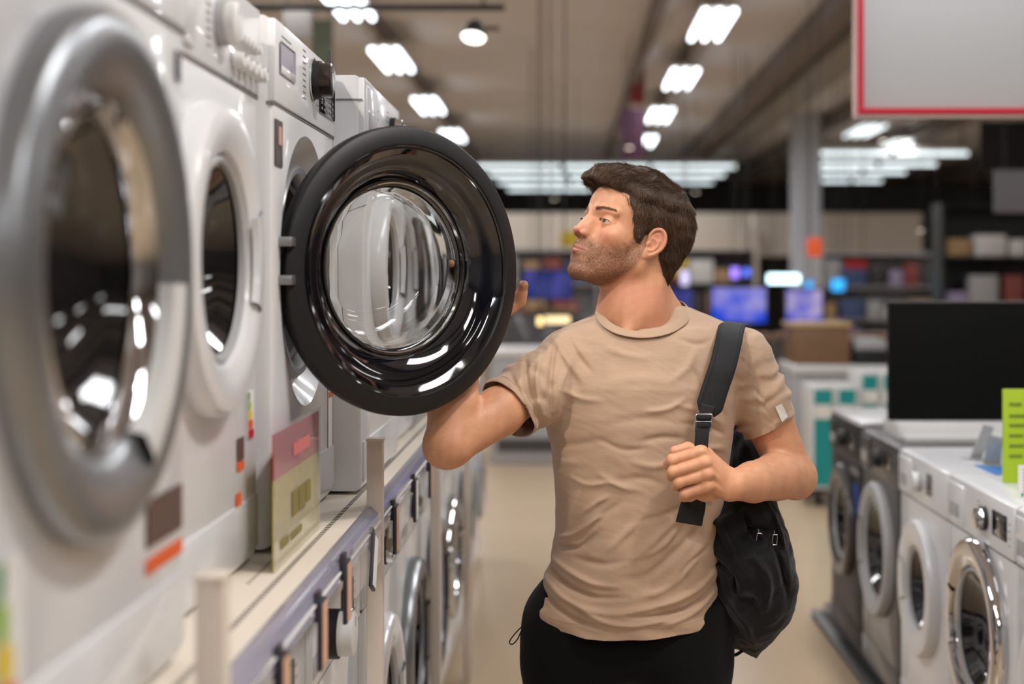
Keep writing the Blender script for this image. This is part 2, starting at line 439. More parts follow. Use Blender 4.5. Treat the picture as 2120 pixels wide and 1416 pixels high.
def shirt_sdf(P, wr=True):
    d = torso_sdf(P)
    s1 = chain(P, [SHR, SHR+(SLR_E-SHR)*0.5, SLR_E+(SLR_E-SHR)*0.15], [0.066,0.0655,0.0635], 0.02)
    s2 = chain(P, [SHL, SHL+(SLL_E-SHL)*0.5, SLL_E+(SLL_E-SHL)*0.15], [0.062,0.060,0.054], 0.02)
    if wr:
        s1 = s1-0.0015-sleeve_wr(P, SHR, SLR_E, 0.0034, 2, 150)
        s2 = s2-sleeve_wr(P, SHL, SLL_E, 0.0035, 7, 190)
    d = smin(d, s1, 0.02); d = smin(d, s2, 0.022)
    if wr:
        d = d-folds(P)*0.9-0.0012*vnoise(P*A(1,1,1.3)+0.03*np.stack([vnoise(P,0.11,61),vnoise(P,0.12,62),vnoise(P,0.10,63)],1), 0.12, 3)-0.0004*vnoise(P*A(1,1,2.0)+0.02*np.stack([vnoise(P,0.08,64),P[:,0]*0,vnoise(P,0.07,65)],1), 0.05, 9)
        low = np.clip((1.02-P[:,2])/0.2, 0, 1)
        d = d-0.0045*low*vnoise(P*A(1.0,1,2.0)+P[:,[2,0,1]]*A(0.6,0,0.2)+0.03*np.stack([vnoise(P,0.13,66),P[:,0]*0,vnoise(P,0.12,67)],1), 0.13, 12)
        # seams: sleeve seam rings
    return d

def armR_sdf(P):
    d = chain(P, [SHR, SHR+(ELR-SHR)*0.40, SHR+(ELR-SHR)*0.62, ELR], [0.034,0.038,0.0475,0.043], 0.01)
    fm = ELR+(WRR-ELR)*0.35+np.array([-.004,0,0])
    d = smin(d, chain(P, [ELR, fm, ELR+(WRR-ELR)*0.75, WRR], [0.0455,0.0475,0.034,0.028], 0.01), 0.010)
    d = smin(d, ell(P, ELR+np.array([-.012,-.002,-.008]), (0.036,0.036,0.036)), 0.02)
    D = door_pt
    # palm
    mc = [D(.505,1.470,-.077), D(.484,1.478,-.080), D(.462,1.474,-.080), D(.442,1.463,-.078)]
    b0 = WRR
    for i, m in enumerate(mc):
        st = b0+DU*(0.010-0.007*i)+ZZ*0.006
        d = smin(d, cap(P, st, m, 0.0155, 0.0115), 0.014)
    pip = [D(.497,1.512,-.066), D(.470,1.522,-.066), D(.446,1.517,-.066), D(.424,1.498,-.067)]
    dip = [D(.487,1.532,-.060), D(.458,1.545,-.059), D(.434,1.538,-.059), D(.413,1.515,-.061)]
    tip = [D(.478,1.550,-.057), D(.446,1.566,-.056), D(.423,1.558,-.056), D(.404,1.529,-.058)]
    for i in range(4):
        d = smin(d, chain(P, [mc[i],pip[i],dip[i],tip[i]], [.0105,.0092,.0082,.0072], 0.003), 0.005)
    th = [D(.490,1.400,-.092), D(.534,1.424,-.075), D(.564,1.456,-.048), D(.556,1.486,-.028)]
    d = smin(d, chain(P, th, [.016,.0135,.0112,.0098], 0.004), 0.012)
    d = smin(d, cap(P, th[2], th[2]+(th[3]-th[2])*0.5, .0118, .0105), 0.006)
    return d
HN = dict(
 mcp=[at(1450,936,2.672), at(1458,958,2.664), at(1464,981,2.664), at(1466,1005,2.670)],
 pip=[at(1391,952,2.668), at(1393,976,2.664), at(1405,998,2.667), at(1419,1021,2.674)],
 dip=[at(1383,962,2.695), at(1389,986,2.692), at(1400,1007,2.694), at(1415,1029,2.698)],
 tip=[at(1408,970,2.718), at(1412,993,2.718), at(1420,1012,2.716), at(1430,1030,2.716)])
def armL_sdf(P):
    d = chain(P, [SHL, SHL+(ELL_-SHL)*0.5, ELL_], [0.050,0.050,0.041], 0.01)
    fm = ELL_+(WRL-ELL_)*0.3+np.array([0,0,0.004])
    d = smin(d, chain(P, [ELL_, fm, ELL_+(WRL-ELL_)*0.7, WRL], [0.0455,0.0465,0.0385,0.0295], 0.01), 0.012)
    d = smin(d, ell(P, ELL_+np.array([.010,.012,-.008]), (0.036,0.036,0.038)), 0.02)
    wx = at(1513,1000,2.692)
    for i in range(4):
        m = HN['mcp'][i]
        st = wx+np.array([-0.006, 0.0, 0.014-0.010*i])
        d = smin(d, cap(P, st, m+np.array([0.004,0.006,0]), 0.0165, 0.0125), 0.012)
        d = smin(d, chain(P, [m, HN['pip'][i], HN['dip'][i], HN['tip'][i]], [.0122,.0104,.0092,.0082], 0.002), 0.0035)
        d = smin(d, ell(P, m+np.array([0.0,-0.003,0.001]), (0.0125,0.0125,0.0115)), 0.006)
        d = smin(d, ell(P, HN['pip'][i]+np.array([0.001,-0.002,0]), (0.0108,0.0108,0.0108)), 0.004)
        # tendon on the back of the hand
        d = smin(d, cap(P, m+np.array([0.01,-0.006,0]), st+np.array([-0.004,-0.013,0]), 0.0032, 0.0022), 0.006)
    d = smin(d, ell(P, at(1462,1000,2.705), (0.034,0.018,0.036)), 0.012)      # heel of the palm
    th = [at(1495,975,2.712), at(1462,940,2.715), at(1424,927,2.712), at(1397,934,2.702)]
    d = smin(d, chain(P, th, [.0165,.013,.0108,.0098], 0.004), 0.006)
    return d

def bounds(pts, r): p = np.array(pts); return p.min(0)-r, p.max(0)+r
SKIN = np.array(lin((216,160,124))[:3])
def mixc(c, t, m): return c*(1-m[:,None])+np.array(lin(t)[:3])*m[:,None]
def sstep(a, b, x): t = np.clip((x-a)/(b-a), 0, 1); return t*t*(3-2*t)
def beard_mask(q):
    f, l, u = q[:,0], np.abs(q[:,1]), q[:,2]
    n = vnoise(q.astype(np.float32), 1.6, 4)*0.35
    line = np.interp(f, [-1,1.5,3.5,6,7.8,9,11], [1.8,1.2,-1.8,-3.8,-3.9,-3.0,-3.0])
    m = sstep(1.7, -1.3, u-line+n)
    m *= sstep(-0.4, 1.0, f+0.25*(u+3))
    m *= sstep(-13.0, -11.0, u+0.25*f)
    m *= 1-0.95*np.exp(-((f-9.9)/1.3)**2-(l/2.5)**2-((u+5.35)/0.60)**2)      # lips bare
    m *= 1-0.5*np.exp(-((l-1.9)/0.8)**2-((u+6.9)/0.5)**2)
    return np.clip(m, 0, 1)
def skin_col(V):
    q = to_local(V.astype(np.float32)).astype(float)
    f, l, u = q[:,0], np.abs(q[:,1]), q[:,2]
    c = np.tile(SKIN, (len(V),1))
    mott = vnoise(q.astype(np.float32), 2.2, 1)*0.5+0.5
    c = mixc(c, (196,128,100), 0.30*mott)
    head = (u > -13) & (f > -3)
    g = lambda cf, cl, cu, s: np.exp(-(((f-cf)**2+(l-cl)**2+(u-cu)**2)/(s*s)))*head
    c = mixc(c, (205,118,100), 0.35*g(7.5,4.6,-2.0,2.0))
    c = mixc(c, (204,120,102), 0.45*g(11.6,0.4,-2.2,1.2)+0.3*g(10.4,1.5,-2.5,0.8))
    c = mixc(c, (196,112,92), 0.40*g(-1.4,8.6,1.0,2.6))
    c = mixc(c, (206,128,106), 0.30*np.exp(-((u+10)/4.5)**2)*(f < 6)*(f > -9))
    bm = beard_mask(q)*(l < 7.3)
    rr_ = np.random.RandomState(11).rand(len(V)); c = mixc(c, (112,74,50), np.clip(bm*(0.42+0.55*rr_), 0, 1))
    lipm = np.exp(-((u+4.98+0.12*l)/0.36)**4)*sstep(2.7,2.0,l)+np.exp(-((u+5.76-0.08*l)/0.42)**4)*sstep(2.5,1.7,l)
    c = mixc(c, (180,104,90), 0.60*np.clip(lipm,0,1)*sstep(8.3,9.0,f)*head)
    c = mixc(c, (110,60,50), 0.8*np.exp(-(((u+5.32+0.05*l)/0.10)**2))*sstep(2.6,2.2,l)*sstep(8.4,9.0,f)*head)
    return c

# ---- skin material
def make_skin():
    m = bpy.data.materials.new('skin'); m.use_nodes = True; nt = m.node_tree; L = nt.links; b = nt.nodes['Principled BSDF']
    at_ = nt.nodes.new('ShaderNodeVertexColor'); at_.layer_name = 'tint'
    tc = nt.nodes.new('ShaderNodeTexCoord')
    n = nt.nodes.new('ShaderNodeTexNoise'); n.inputs['Scale'].default_value = 260; n.inputs['Detail'].default_value = 4
    hs = nt.nodes.new('ShaderNodeHueSaturation'); mr = nt.nodes.new('ShaderNodeMapRange')
    mr.inputs[3].default_value = 0.90; mr.inputs[4].default_value = 1.10
    L.new(tc.outputs['Object'], n.inputs['Vector']); L.new(n.outputs[0], mr.inputs[0]); L.new(mr.outputs[0], hs.inputs['Value'])
    L.new(at_.outputs[0], hs.inputs['Color']); L.new(hs.outputs[0], b.inputs['Base Color'])
    v = nt.nodes.new('ShaderNodeTexVoronoi'); v.inputs['Scale'].default_value = 700
    bp = nt.nodes.new('ShaderNodeBump'); bp.inputs['Strength'].default_value = 0.22; bp.inputs['Distance'].default_value = 0.0006
    L.new(tc.outputs['Object'], v.inputs['Vector']); L.new(v.outputs[0], bp.inputs['Height']); L.new(bp.outputs[0], b.inputs['Normal'])
    b.inputs['Roughness'].default_value = 0.50; b.inputs['Specular IOR Level'].default_value = 0.40
    b.inputs['Subsurface Weight'].default_value = 0.18; b.inputs['Subsurface Radius'].default_value = (1.0,0.35,0.2); b.inputs['Subsurface Scale'].default_value = 0.006
    return m
M_skin = make_skin()

man = thing('person', 'man in tan t-shirt gripping a backpack strap and looking into the open black door', 'person', (0.13, 2.87, 0))
def lk(name, me, m, parent=man, smooth=True):
    "link with coordinates given in the room, under a parent standing somewhere"
    off = Vector((0,0,0)); p = parent
    while p is not None: off += p.location; p = p.parent
    me.transform(Matrix.Translation(-off)); return link(name, me, m, parent, smooth)
def lb(name, bm, m, parent=man, smooth='auto'):
    me = bpy.data.meshes.new(name); bmesh.ops.recalc_face_normals(bm, faces=bm.faces); bm.to_mesh(me); bm.free()
    return lk(name, me, m, parent, smooth)

def join_mq(parts):
    Vs, Qs, o = [], [], 0
    for V, Q in parts: Vs.append(V); Qs.append(Q+o); o += len(V)
    return np.concatenate(Vs), np.concatenate(Qs)
lo, hi = bounds([to_world((f,l,u)) for f in (-11,12.5) for l in (-9.5,9.5) for u in (-12.5,14)], 0.005); lo[2] = 1.33
headVQ = mesh_sdf(head_sdf, lo, hi, 0.0014*1.05)
lo, hi = bounds([SHR+(ELR-SHR)*0.35, ELR, WRR, door_pt(.40,1.57,-.1), door_pt(.57,1.57,-.01)], 0.062); 
aR = mesh_sdf(armR_sdf, lo, hi, 0.0021)
lo, hi = bounds([SHL+(ELL_-SHL)*0.4, ELL_, WRL, HN['pip'][0], HN['mcp'][0]], 0.055)
aL = mesh_sdf(armL_sdf, lo, hi, 0.0017)
tors = mesh_sdf(lambda P: smax(torso_sdf(P)+0.022, 0.88-P[:,2], 0.02), (-0.16,2.68,0.82), (0.50,3.03,1.42), 0.011)
V, Q = join_mq([headVQ, aR, aL, tors])
me = mesh_from('body', V, Q); set_col(me, skin_col(V))
body = lk('body', me, M_skin)

# ---- eyes
def make_eye_mat():
    m = bpy.data.materials.new('eye'); m.use_nodes = True; nt = m.node_tree; b = nt.nodes['Principled BSDF']
    a = nt.nodes.new('ShaderNodeVertexColor'); a.layer_name = 'tint'; nt.links.new(a.outputs[0], b.inputs['Base Color'])
    b.inputs['Roughness'].default_value = 0.08; b.inputs['Coat Weight'].default_value = 0.6
    return m
M_eye = make_eye_mat()
for sgn in (1, -1):
    bm = BM(); bmesh.ops.create_icosphere(bm, subdivisions=5, radius=1.0)
    me = bpy.data.meshes.new('eye'); bm.to_mesh(me); bm.free()
    co = np.zeros(len(me.vertices)*3, np.float32); me.vertices.foreach_get('co', co); co = co.reshape(-1,3).astype(float)
    gz = unit((1.0, 0.02, 0.02)); c = co@gz
    r = 1.22+0.05*sstep(0.86,0.99,c)
    ang = np.arccos(np.clip(c,-1,1))
    col = np.tile(np.array(lin((196,180,170))[:3]), (len(co),1))
    col = mixc(col, (58,70,72), sstep(0.50,0.46,ang)); col = mixc(col, (88,92,84), sstep(0.42,0.36,ang)); col = mixc(col, (12,12,12), sstep(0.20,0.16,ang))
    q = co*r[:,None]+np.array([EYE[0], EYE[1]*sgn, EYE[2]])
    w = to_world(q).astype(np.float32); me.vertices.foreach_set('co', w.ravel()); set_col(me, col)
    lk('eye', me, M_eye, body)

# ---- hair
def hair_local(Q0, fuzz=True):
    Q = Q0.copy(); Q[:,1] = np.abs(Q[:,1])
    d = ell(Q, (-0.8,0,7.7), (10.1,7.7,7.1))
    d = smin(d, ell(Q0, (6.9,-0.4,9.6), (4.6,5.6,3.1)), 1.6)
    d = smin(d, ell(Q0, (10.1,-1.6,8.1), (2.2,3.3,2.1)), 1.2)
    d = smin(d, ell(Q, (-4.3,0,4.8), (8.6,7.9,8.4)), 1.5)
    d = smin(d, cap(Q, (-6.4,2.4,-1.0), (-7.2,2.9,-6.2), 4.3, 2.2), 1.6)
    d = smin(d, ell(Q, (-1.2,0,4.6), (7.6,7.9,4.8)), 1.0)
    d = smax(d, -ell(Q, (11.0,0,0.6), (7.2,9.4,7.6)), 0.8)
    d = smax(d, -ell(Q, (-0.6,8.9,-4.3), (2.6,2.6,5.0)), 0.5)
    d = smax(d, -ell(Q, (2.6,8.0,-7.2), (4.9,6.0,6.6)), 0.8)
    d = smin(d, chain(Q, [(4.4,5.0,6.6),(3.0,5.75,4.2),(2.1,6.1,1.8),(2.0,6.5,0.3)], [1.6,1.5,1.15,0.55], 0.4), 0.9)
    if fuzz:
        w = Q0@np.array([[0.45,0.2,0],[0.3,1,0],[0.2,0.3,1]], np.float32).T
        top = sstep(3,8,Q0[:,2])
        d = d-(0.12+0.22*top)*vnoise(w, 2.6, 21)-0.05*vnoise(w+0.5*np.stack([vnoise(Q0,1.7,71),vnoise(Q0,1.9,72),vnoise(Q0,1.5,73)],1), 1.1, 22)
    return d
def hair_sdf(P): return hair_local(to_local(P))*np.float32(HS/100)
M_hair = mat('dark_brown_hair', (60,42,30), 0.55, spec=0.35, sheen=0.1)
M_hair2 = mat('brown_hair_strands', (92,67,48), 0.42, spec=0.5)
M_hair3 = mat('light_brown_hair_strands', (116,86,61), 0.42, spec=0.5)
M_brow = mat('eyebrow_hair', (118,80,54), 0.5)
M_beard = mat('beard_stubble', (96,62,40), 0.5)
lo, hi = bounds([to_world((f,l,u)) for f in (-12.5,12) for l in (-9,9) for u in (-9.5,15)], 0.0)
hV, hQ = mesh_sdf(hair_sdf, lo, hi, 0.0026)
rng = np.random.RandomState(5)
def flow(q):
    f, l, u = q[:,0], q[:,1], q[:,2]
    al = np.abs(l); sg = np.sign(l)
    top = sstep(7.6,10.6,u+0.22*f-0.10*al)
    v = np.zeros_like(q)
    v[:,0] = top*(1.0)+(1-top)*(-0.55); v[:,1] = top*(0.30); v[:,2] = top*(-0.1)+(1-top)*(-1.0)
    fr = sstep(6.0,9.0,f)*top
    v[:,2] -= 0.5*fr; v[:,1] += 0.3*fr
    qq = q.astype(np.float32)
    v[:,0] += 0.45*vnoise(qq,3.6,31); v[:,1] += 0.45*vnoise(qq,3.2,32); v[:,2] += 0.45*vnoise(qq,3.4,33)
    return v/np.linalg.norm(v, axis=1, keepdims=True)
def grad(fn, q, e=0.05):
    q = q.astype(np.float32)
    g = np.stack([fn(q+A(e,0,0))-fn(q-A(e,0,0)), fn(q+A(0,e,0))-fn(q-A(0,e,0)), fn(q+A(0,0,e))-fn(q-A(0,0,e))], 1)/(2*e)
    return g/np.maximum(np.linalg.norm(g, axis=1, keepdims=True), 1e-6)
def strands(name, roots, fn, steps, step, depth0, depth1, r, m, parent, flowf, sides=3, seed=0, jit=0.25):
    "hairs that follow a direction field just under and over a surface; coordinates local to the head (cm)"
    N = len(roots); P = roots.copy(); path = []
    rg = np.random.RandomState(seed); jv = rg.normal(size=(N,3))*jit
    st = step*(0.7+0.6*rg.rand(N))[:,None]
    dd = rg.rand(N)
    for k in range(steps+1):
        t = k/steps
        g = grad(fn, P); d = fn(P.astype(np.float32))
        tgt = depth0+(depth1-depth0)*np.clip(t,0,1)*(0.3+0.9*dd)
        P = P+g*(tgt-d)[:,None]*0.8
        path.append(P.copy())
        v = flowf(P)+jv; v = v-g*(v*g).sum(1)[:,None]; v /= np.maximum(np.linalg.norm(v,axis=1,keepdims=True),1e-6)
        P = P+v*st
    path = np.stack(path, 1)                                  # N, K, 3
    T = np.gradient(path, axis=1); T /= np.maximum(np.linalg.norm(T,axis=2,keepdims=True),1e-6)
    ref = np.array([0.3,0.5,0.8]); S = np.cross(T, ref); S /= np.maximum(np.linalg.norm(S,axis=2,keepdims=True),1e-6); Bn = np.cross(T, S)
    K = steps+1; rad = r*np.clip(1.15*(1-np.linspace(0,1,K)**3), 0.12, 1)
    rad = rad[None,:,None]*(0.7+0.6*rg.rand(N))[:,None,None]
    ring = np.stack([path+(S*math.cos(2*PI*j/sides)+Bn*math.sin(2*PI*j/sides))*rad for j in range(sides)], 2)   # N,K,sides,3
    V = to_world(ring.reshape(-1,3))
    base = (np.arange(N)[:,None,None]*K+np.arange(K-1)[None,:,None])*sides+np.arange(sides)[None,None,:]
    nx = (np.arange(N)[:,None,None]*K+np.arange(K-1)[None,:,None])*sides+((np.arange(sides)+1) % sides)[None,None,:]
    Qd = np.stack([base, nx, nx+sides, base+sides], -1).reshape(-1,4)
    me = mesh_from(name, V, Qd)
    return me
# lump and strands are one mesh: the hair
me = mesh_from('hair', hV, hQ)
hl = to_local(hV.astype(np.float32)).astype(float)
g = grad(hair_local, hl)
inside = head_local(hl.astype(np.float32)) > -0.3
cand = hl[inside]
roots = cand[rng.randint(0, len(cand), 22000)]+rng.normal(size=(22000,3))*0.1
ms = strands('hair', roots, hair_local, 9, 0.42, -0.25, 0.36, 0.033, M_hair2, body, flow, seed=1, jit=0.22)
ho = lk('hair', me, [M_hair, M_hair2, M_hair3])
b2 = bmesh.new(); b2.from_mesh(me); nf = len(b2.faces)
ms.transform(Matrix.Translation(-man.location)); b2.from_mesh(ms)
b2.faces.ensure_lookup_table()
for k_, fc in enumerate(b2.faces[nf:]): fc.material_index = (1,2,0,1,2,1,0)[(k_//27*7919 % 101) % 7]; fc.smooth = True
b2.to_mesh(me); b2.free()
# beard stubble
hv = to_local(headVQ[0].astype(np.float32)).astype(float)
bmk = beard_mask(hv)*(np.abs(hv[:,1]) < 7.2)*(hv[:,0] > -1)
idx = np.where(rng.rand(len(hv)) < bmk*0.8)[0]
idx = idx[rng.permutation(len(idx))[:22000]]
def bflow(q):
    v = np.tile(np.array([0.35,0,-1.0]), (len(q),1)); v += rng.normal(size=q.shape)*0.25
    return v/np.linalg.norm(v,axis=1,keepdims=True)
me = strands('beard', hv[idx]+rng.normal(size=(len(idx),3))*0.03, head_local, 2, 0.14, -0.02, 0.12, 0.0085, M_beard, body, bflow, seed=3)
lk('beard', me, M_beard)
# eyebrows
def brow(sg):
    n = 460; t = rng.rand(n); 
    f = 9.9-2.1*t**1.6; l = 1.15+3.9*t; u = 2.75+0.60*np.sin(t*2.2)-0.15*t+rng.normal(size=n)*0.24*(1-0.6*t)
    return np.stack([f, sg*l, u], 1)
for sg in (1, -1):
    def ef(q, sg=sg):
        v = np.tile(np.array([-0.35, 1.0*sg, 0.25]), (len(q),1)); return v/np.linalg.norm(v,axis=1,keepdims=True)
    r0 = brow(sg)
    for _ in range(4): r0 = r0-grad(head_local, r0)*head_local(r0.astype(np.float32))[:,None]*0.9
    lk('eyebrow', strands('eyebrow', r0, head_local, 3, 0.20, 0.0, 0.05, 0.012, M_brow, body, ef, seed=6+sg, jit=0.25), M_brow, body)
    t = rng.rand(90); r1 = np.stack([8.72-1.0*np.abs(t-0.35)**1.5*2, sg*(2.25+2.5*t), 0.82+0.31*np.sqrt(np.clip(1-((t-0.5)*2)**2,0,1))], 1)
    def lf(q, sg=sg):
        v = np.tile(np.array([1.0, 0.35*sg, -0.15]), (len(q),1)); return v/np.linalg.norm(v,axis=1,keepdims=True)
    pth = []
    bm = BM()
    for p, tt in zip(r1, t):
        e = p+np.array([0.55, sg*0.35*(tt-0.2), 0.05])
        tube(bm, [to_world(p), to_world((p+e)/2+np.array([0,0,-0.06])), to_world(e)], [0.00018,0.00014,0.00006], n=3)
    lb('eyelashes', bm, M_hair, body)

# ---- t-shirt
def make_cloth(name, col, col2):
    m = mat(name, col, 0.85, sheen=0.25)
    nt = m.node_tree; L = nt.links; b = nt.nodes['Principled BSDF']
    tc = nt.nodes.new('ShaderNodeTexCoord'); mp = nt.nodes.new('ShaderNodeMapping'); mp.inputs['Scale'].default_value = (1,1,9)
    n = nt.nodes.new('ShaderNodeTexNoise'); n.inputs['Scale'].default_value = 45; n.inputs['Detail'].default_value = 6; n.inputs['Roughness'].default_value = 0.7
    mx = nt.nodes.new('ShaderNodeMix'); mx.data_type = 'RGBA'; mx.inputs[6].default_value = lin(col); mx.inputs[7].default_value = lin(col2)
    L.new(tc.outputs['Object'], mp.inputs[0]); L.new(mp.outputs[0], n.inputs['Vector']); L.new(n.outputs[0], mx.inputs[0]); L.new(mx.outputs[2], b.inputs['Base Color'])
    n2 = nt.nodes.new('ShaderNodeTexNoise'); n2.inputs['Scale'].default_value = 900; n2.inputs['Detail'].default_value = 2
    bp = nt.nodes.new('ShaderNodeBump'); bp.inputs['Strength'].default_value = 0.25; bp.inputs['Distance'].default_value = 0.0006
    L.new(tc.outputs['Object'], n2.inputs['Vector']); L.new(n2.outputs[0], bp.inputs['Height'])
    bp2 = nt.nodes.new('ShaderNodeBump'); bp2.inputs['Strength'].default_value = 0.10; bp2.inputs['Distance'].default_value = 0.002
    L.new(n.outputs[0], bp2.inputs['Height']); L.new(bp.outputs[0], bp2.inputs['Normal']); L.new(bp2.outputs[0], b.inputs['Normal'])
    return m
M_shirt = make_cloth('tan_jersey', (174,144,120), (192,163,138))
M_rib = mat('tan_rib', (180,150,125), 0.85, sheen=0.25, bump=0.4, bscale=500)
sV, sQ = mesh_sdf(shirt_sdf, (-0.20,2.66,0.745), (0.52,3.04,1.45), 0.0034, project=2)
me = mesh_from('t_shirt', sV, sQ); me.polygons.foreach_set('use_smooth', [True]*len(me.polygons))
bm = bmesh.new(); bm.from_mesh(me)
def cut(bm, co, no, sel=None):
    "remove what lies beyond a plane, limited to a ball round it"
    co = Vector(co); no = Vector(no).normalized()
    geom = [f for f in bm.faces if sel is None or sel(f.calc_center_median())]
    gs = set(geom); ed = {e for f in geom for e in f.edges}; vs = {v for f in geom for v in f.verts}
    bmesh.ops.bisect_plane(bm, geom=list(vs)+list(ed)+geom, dist=1e-5, plane_co=co, plane_no=no)
    dl = [f for f in bm.faces if (sel is None or sel(f.calc_center_median())) and (f.calc_center_median()-co).dot(no) > 0]
    bmesh.ops.delete(bm, geom=dl, context='FACES')
cut(bm, (0.12,2.735,0.803), (0,0.30,-1))
nR = Vector(unit(SLR_E-SHR)+np.array([0.0,-0.10,-0.15])); nL = Vector(unit(SLL_E-SHL)+np.array([0.12,0,0.0]))
cR = Vector(at(1050,848,2.76)); cL = Vector(at(1592,882,2.88))
cut(bm, cR, nR, lambda p: (p-cR).length < 0.13 and p.x < -0.035)
cut(bm, cL, nL, lambda p: (p-cL).length < 0.14 and p.x > 0.352)
me2 = bpy.data.meshes.new('t_shirt'); bm.to_mesh(me2); bm.free()
shirt = lk('t_shirt', me2, M_shirt)
sm = shirt.modifiers.new('thick', 'SOLIDIFY'); sm.thickness = 0.0022; sm.offset = -1
# hem stitch bands on the sleeves and at the bottom: thin raised tubes following the cut edge
def band(name, co, no, off, rad, keep, parent=shirt, flat=1.0):
    co = Vector(co)-Vector(no).normalized()*off; no = Vector(no).normalized()
    b = bmesh.new(); b.from_mesh(me2)
    t0 = -Vector(man.location)
    r = bmesh.ops.bisect_plane(b, geom=b.verts[:]+b.edges[:]+b.faces[:], dist=1e-5, plane_co=co+t0, plane_no=no)
    es = [e for e in r['geom_cut'] if isinstance(e, bmesh.types.BMEdge)]
    adj = {}
    for e in es:
        if not keep((e.verts[0].co+e.verts[1].co)/2-t0): continue
        for v in e.verts: adj.setdefault(v, []).append(e)
    out = bmesh.new(); seen = set()
    for v0 in list(adj):
        if v0 in seen: continue
        path = [v0]; seen.add(v0); cur = v0
        while True:
            nx = None
            for e in adj[cur]:
                o = e.other_vert(cur)
                if o not in seen: nx = o; break
            if nx is None: break
            path.append(nx); seen.add(nx); cur = nx
        if len(path) < 25: continue
        pts = [p.co-t0 for p in path][::2]
        tube(out, pts, rad, n=6, closed=(path[0].co-path[-1].co).length < 0.02)
    b.free()
    return lb(name, out, M_rib, parent)
band('hem_stitch', cR, nR, 0.018, 0.0006, lambda p: (p-cR).length < 0.13 and p.x < -0.02)
band('hem_stitch', cL, nL, 0.018, 0.0006, lambda p: (p-cL).length < 0.14 and p.x > 0.345)
band('hem_stitch', (0.12,2.735,0.803), (0,0.30,-1), 0.020, 0.0006, lambda p: True)
# collar
cpx = [(1240,640,2.862),(1247,662,2.822),(1272,681,2.795),(1308,691,2.785),(1345,692,2.785),(1382,684,2.792),(1410,668,2.815),(1424,650,2.85),(1424,636,2.89),(1405,627,2.93),(1365,622,2.955),(1310,622,2.955),(1265,627,2.935),(1244,633,2.90)]
cp = catmull([at(*p) for p in cpx], 8, closed=True)
cc = np.mean(cp, 0); bm = BM(); rings = []
prof = [(-1,0),(-0.95,0.6),(-0.6,1),(0.6,1),(0.95,0.6),(1,0),(0.95,-0.6),(0.6,-1),(-0.6,-1),(-0.95,-0.6)]
for i, p in enumerate(cp):
    o = p-cc; o[2] = 0; o = unit(o); upv = unit(np.array([-o[0]*1.0, -o[1]*1.0, 1.0])); nn = unit(np.cross(upv, np.cross(o, upv)))
    rings.append([bm.verts.new(Vector(p+upv*(a*0.0090)+nn*(b*0.0011))) for a, b in prof])
for i in range(len(rings)):
    for j in range(len(prof)): bm.faces.new((rings[i][j], rings[i][(j+1) % len(prof)], rings[(i+1) % len(rings)][(j+1) % len(prof)], rings[(i+1) % len(rings)][j]))
lb('collar', bm, M_rib, shirt, smooth=True)
# shoulder seams and the white tab on the sleeve
def on_shirt(px, py, y0=2.6, off=0.0):
    "the point of the shirt seen at a pixel, walked along the ray"
    Ys = np.linspace(y0, 2.95, 360); P = np.array([at(px, py, y) for y in Ys]).astype(np.float32)
    d = shirt_sdf(P); k = np.argmax(d < off) if (d < off).any() else int(np.argmin(d))
    return P[k].astype(float)
for pts in ([(1238,648),(1205,662),(1170,676),(1148,690)], [(1432,640),(1470,655),(1500,668)]):
    bm = BM(); tube(bm, [on_shirt(*p) for p in catmull(pts, 6)], 0.0009, n=6); lb('shoulder_seam', bm, M_rib, shirt)
for pts in ([(1150,688),(1142,740),(1136,800),(1130,850)], [(1556,700),(1536,750),(1524,810),(1516,870)]):
    bm = BM(); tube(bm, [on_shirt(*p) for p in catmull(pts, 8)], 0.0009, n=6); lb('sleeve_seam', bm, M_rib, shirt)
M_tab = mat('white_leather_tab', (226,222,214), 0.6)
bm = BM()
q = [on_shirt(x, y)+np.array([0.001,-0.0025,0]) for x, y in ((1603,842),(1616,836),(1629,862),(1617,874))]
b4 = [bm.verts.new(Vector(p)) for p in q]; f4 = [bm.verts.new(Vector(p+np.array([0.0008,-0.0022,0.0004]))) for p in q]
bm.faces.new(f4); bm.faces.new(b4[::-1])
for i in range(4): bm.faces.new((b4[i], b4[(i+1) % 4], f4[(i+1) % 4], f4[i]))
tag(lb('sleeve_tab', bm, M_tab, shirt), 'small white square tab at the sleeve hem')

# ---- trousers and shoes
M_trs = mat('black_trouser_cloth', (14,14,15), 0.95, spec=0.2, sheen=0.05, bump=0.3, bscale=300)
TZ = [0.70,0.78,0.86,0.94,1.02]; TA = [0.196,0.196,0.160,0.140,0.135]; TB = [0.110,0.108,0.090,0.085,0.08]
def trs_sdf(P):
    z = P[:,2]; x = P[:,0]-0.122; y = P[:,1]-2.868
    a = np.interp(z, TZ, TA); b = np.interp(z, TZ, TB)
    r = (np.abs(x/a)**2.4+np.abs(y/b)**2.4)**(1/2.4); p = np.sqrt(x*x+y*y)+1e-6
    d = np.where(r > 0.3, p*(1-1/np.maximum(r,0.3)), -0.05).astype(np.float32)
    d = smax(d, 0.70-z, 0.06); d = smax(d, z-0.93, 0.02)
    for s in (-1, 1):
        hip = (0.122+s*0.108, 2.872, 0.80); kn = (0.122+s*0.125, 2.862, 0.47); an = (0.122+s*0.130, 2.895, 0.10)
        d = smin(d, chain(P, [hip, kn, an], [0.105,0.076,0.058], 0.03), 0.045)
    d = d-0.0035*vnoise(P*A(1,1,0.5), 0.07, 41)*np.clip(1.1-z, 0.2, 1)
    return smax(d, 0.035-z, 0.01)
tV, tQ = mesh_sdf(trs_sdf, (-0.13,2.72,0.0), (0.38,3.02,1.02), 0.0075)
lk('trousers', mesh_from('trousers', tV, tQ), M_trs)
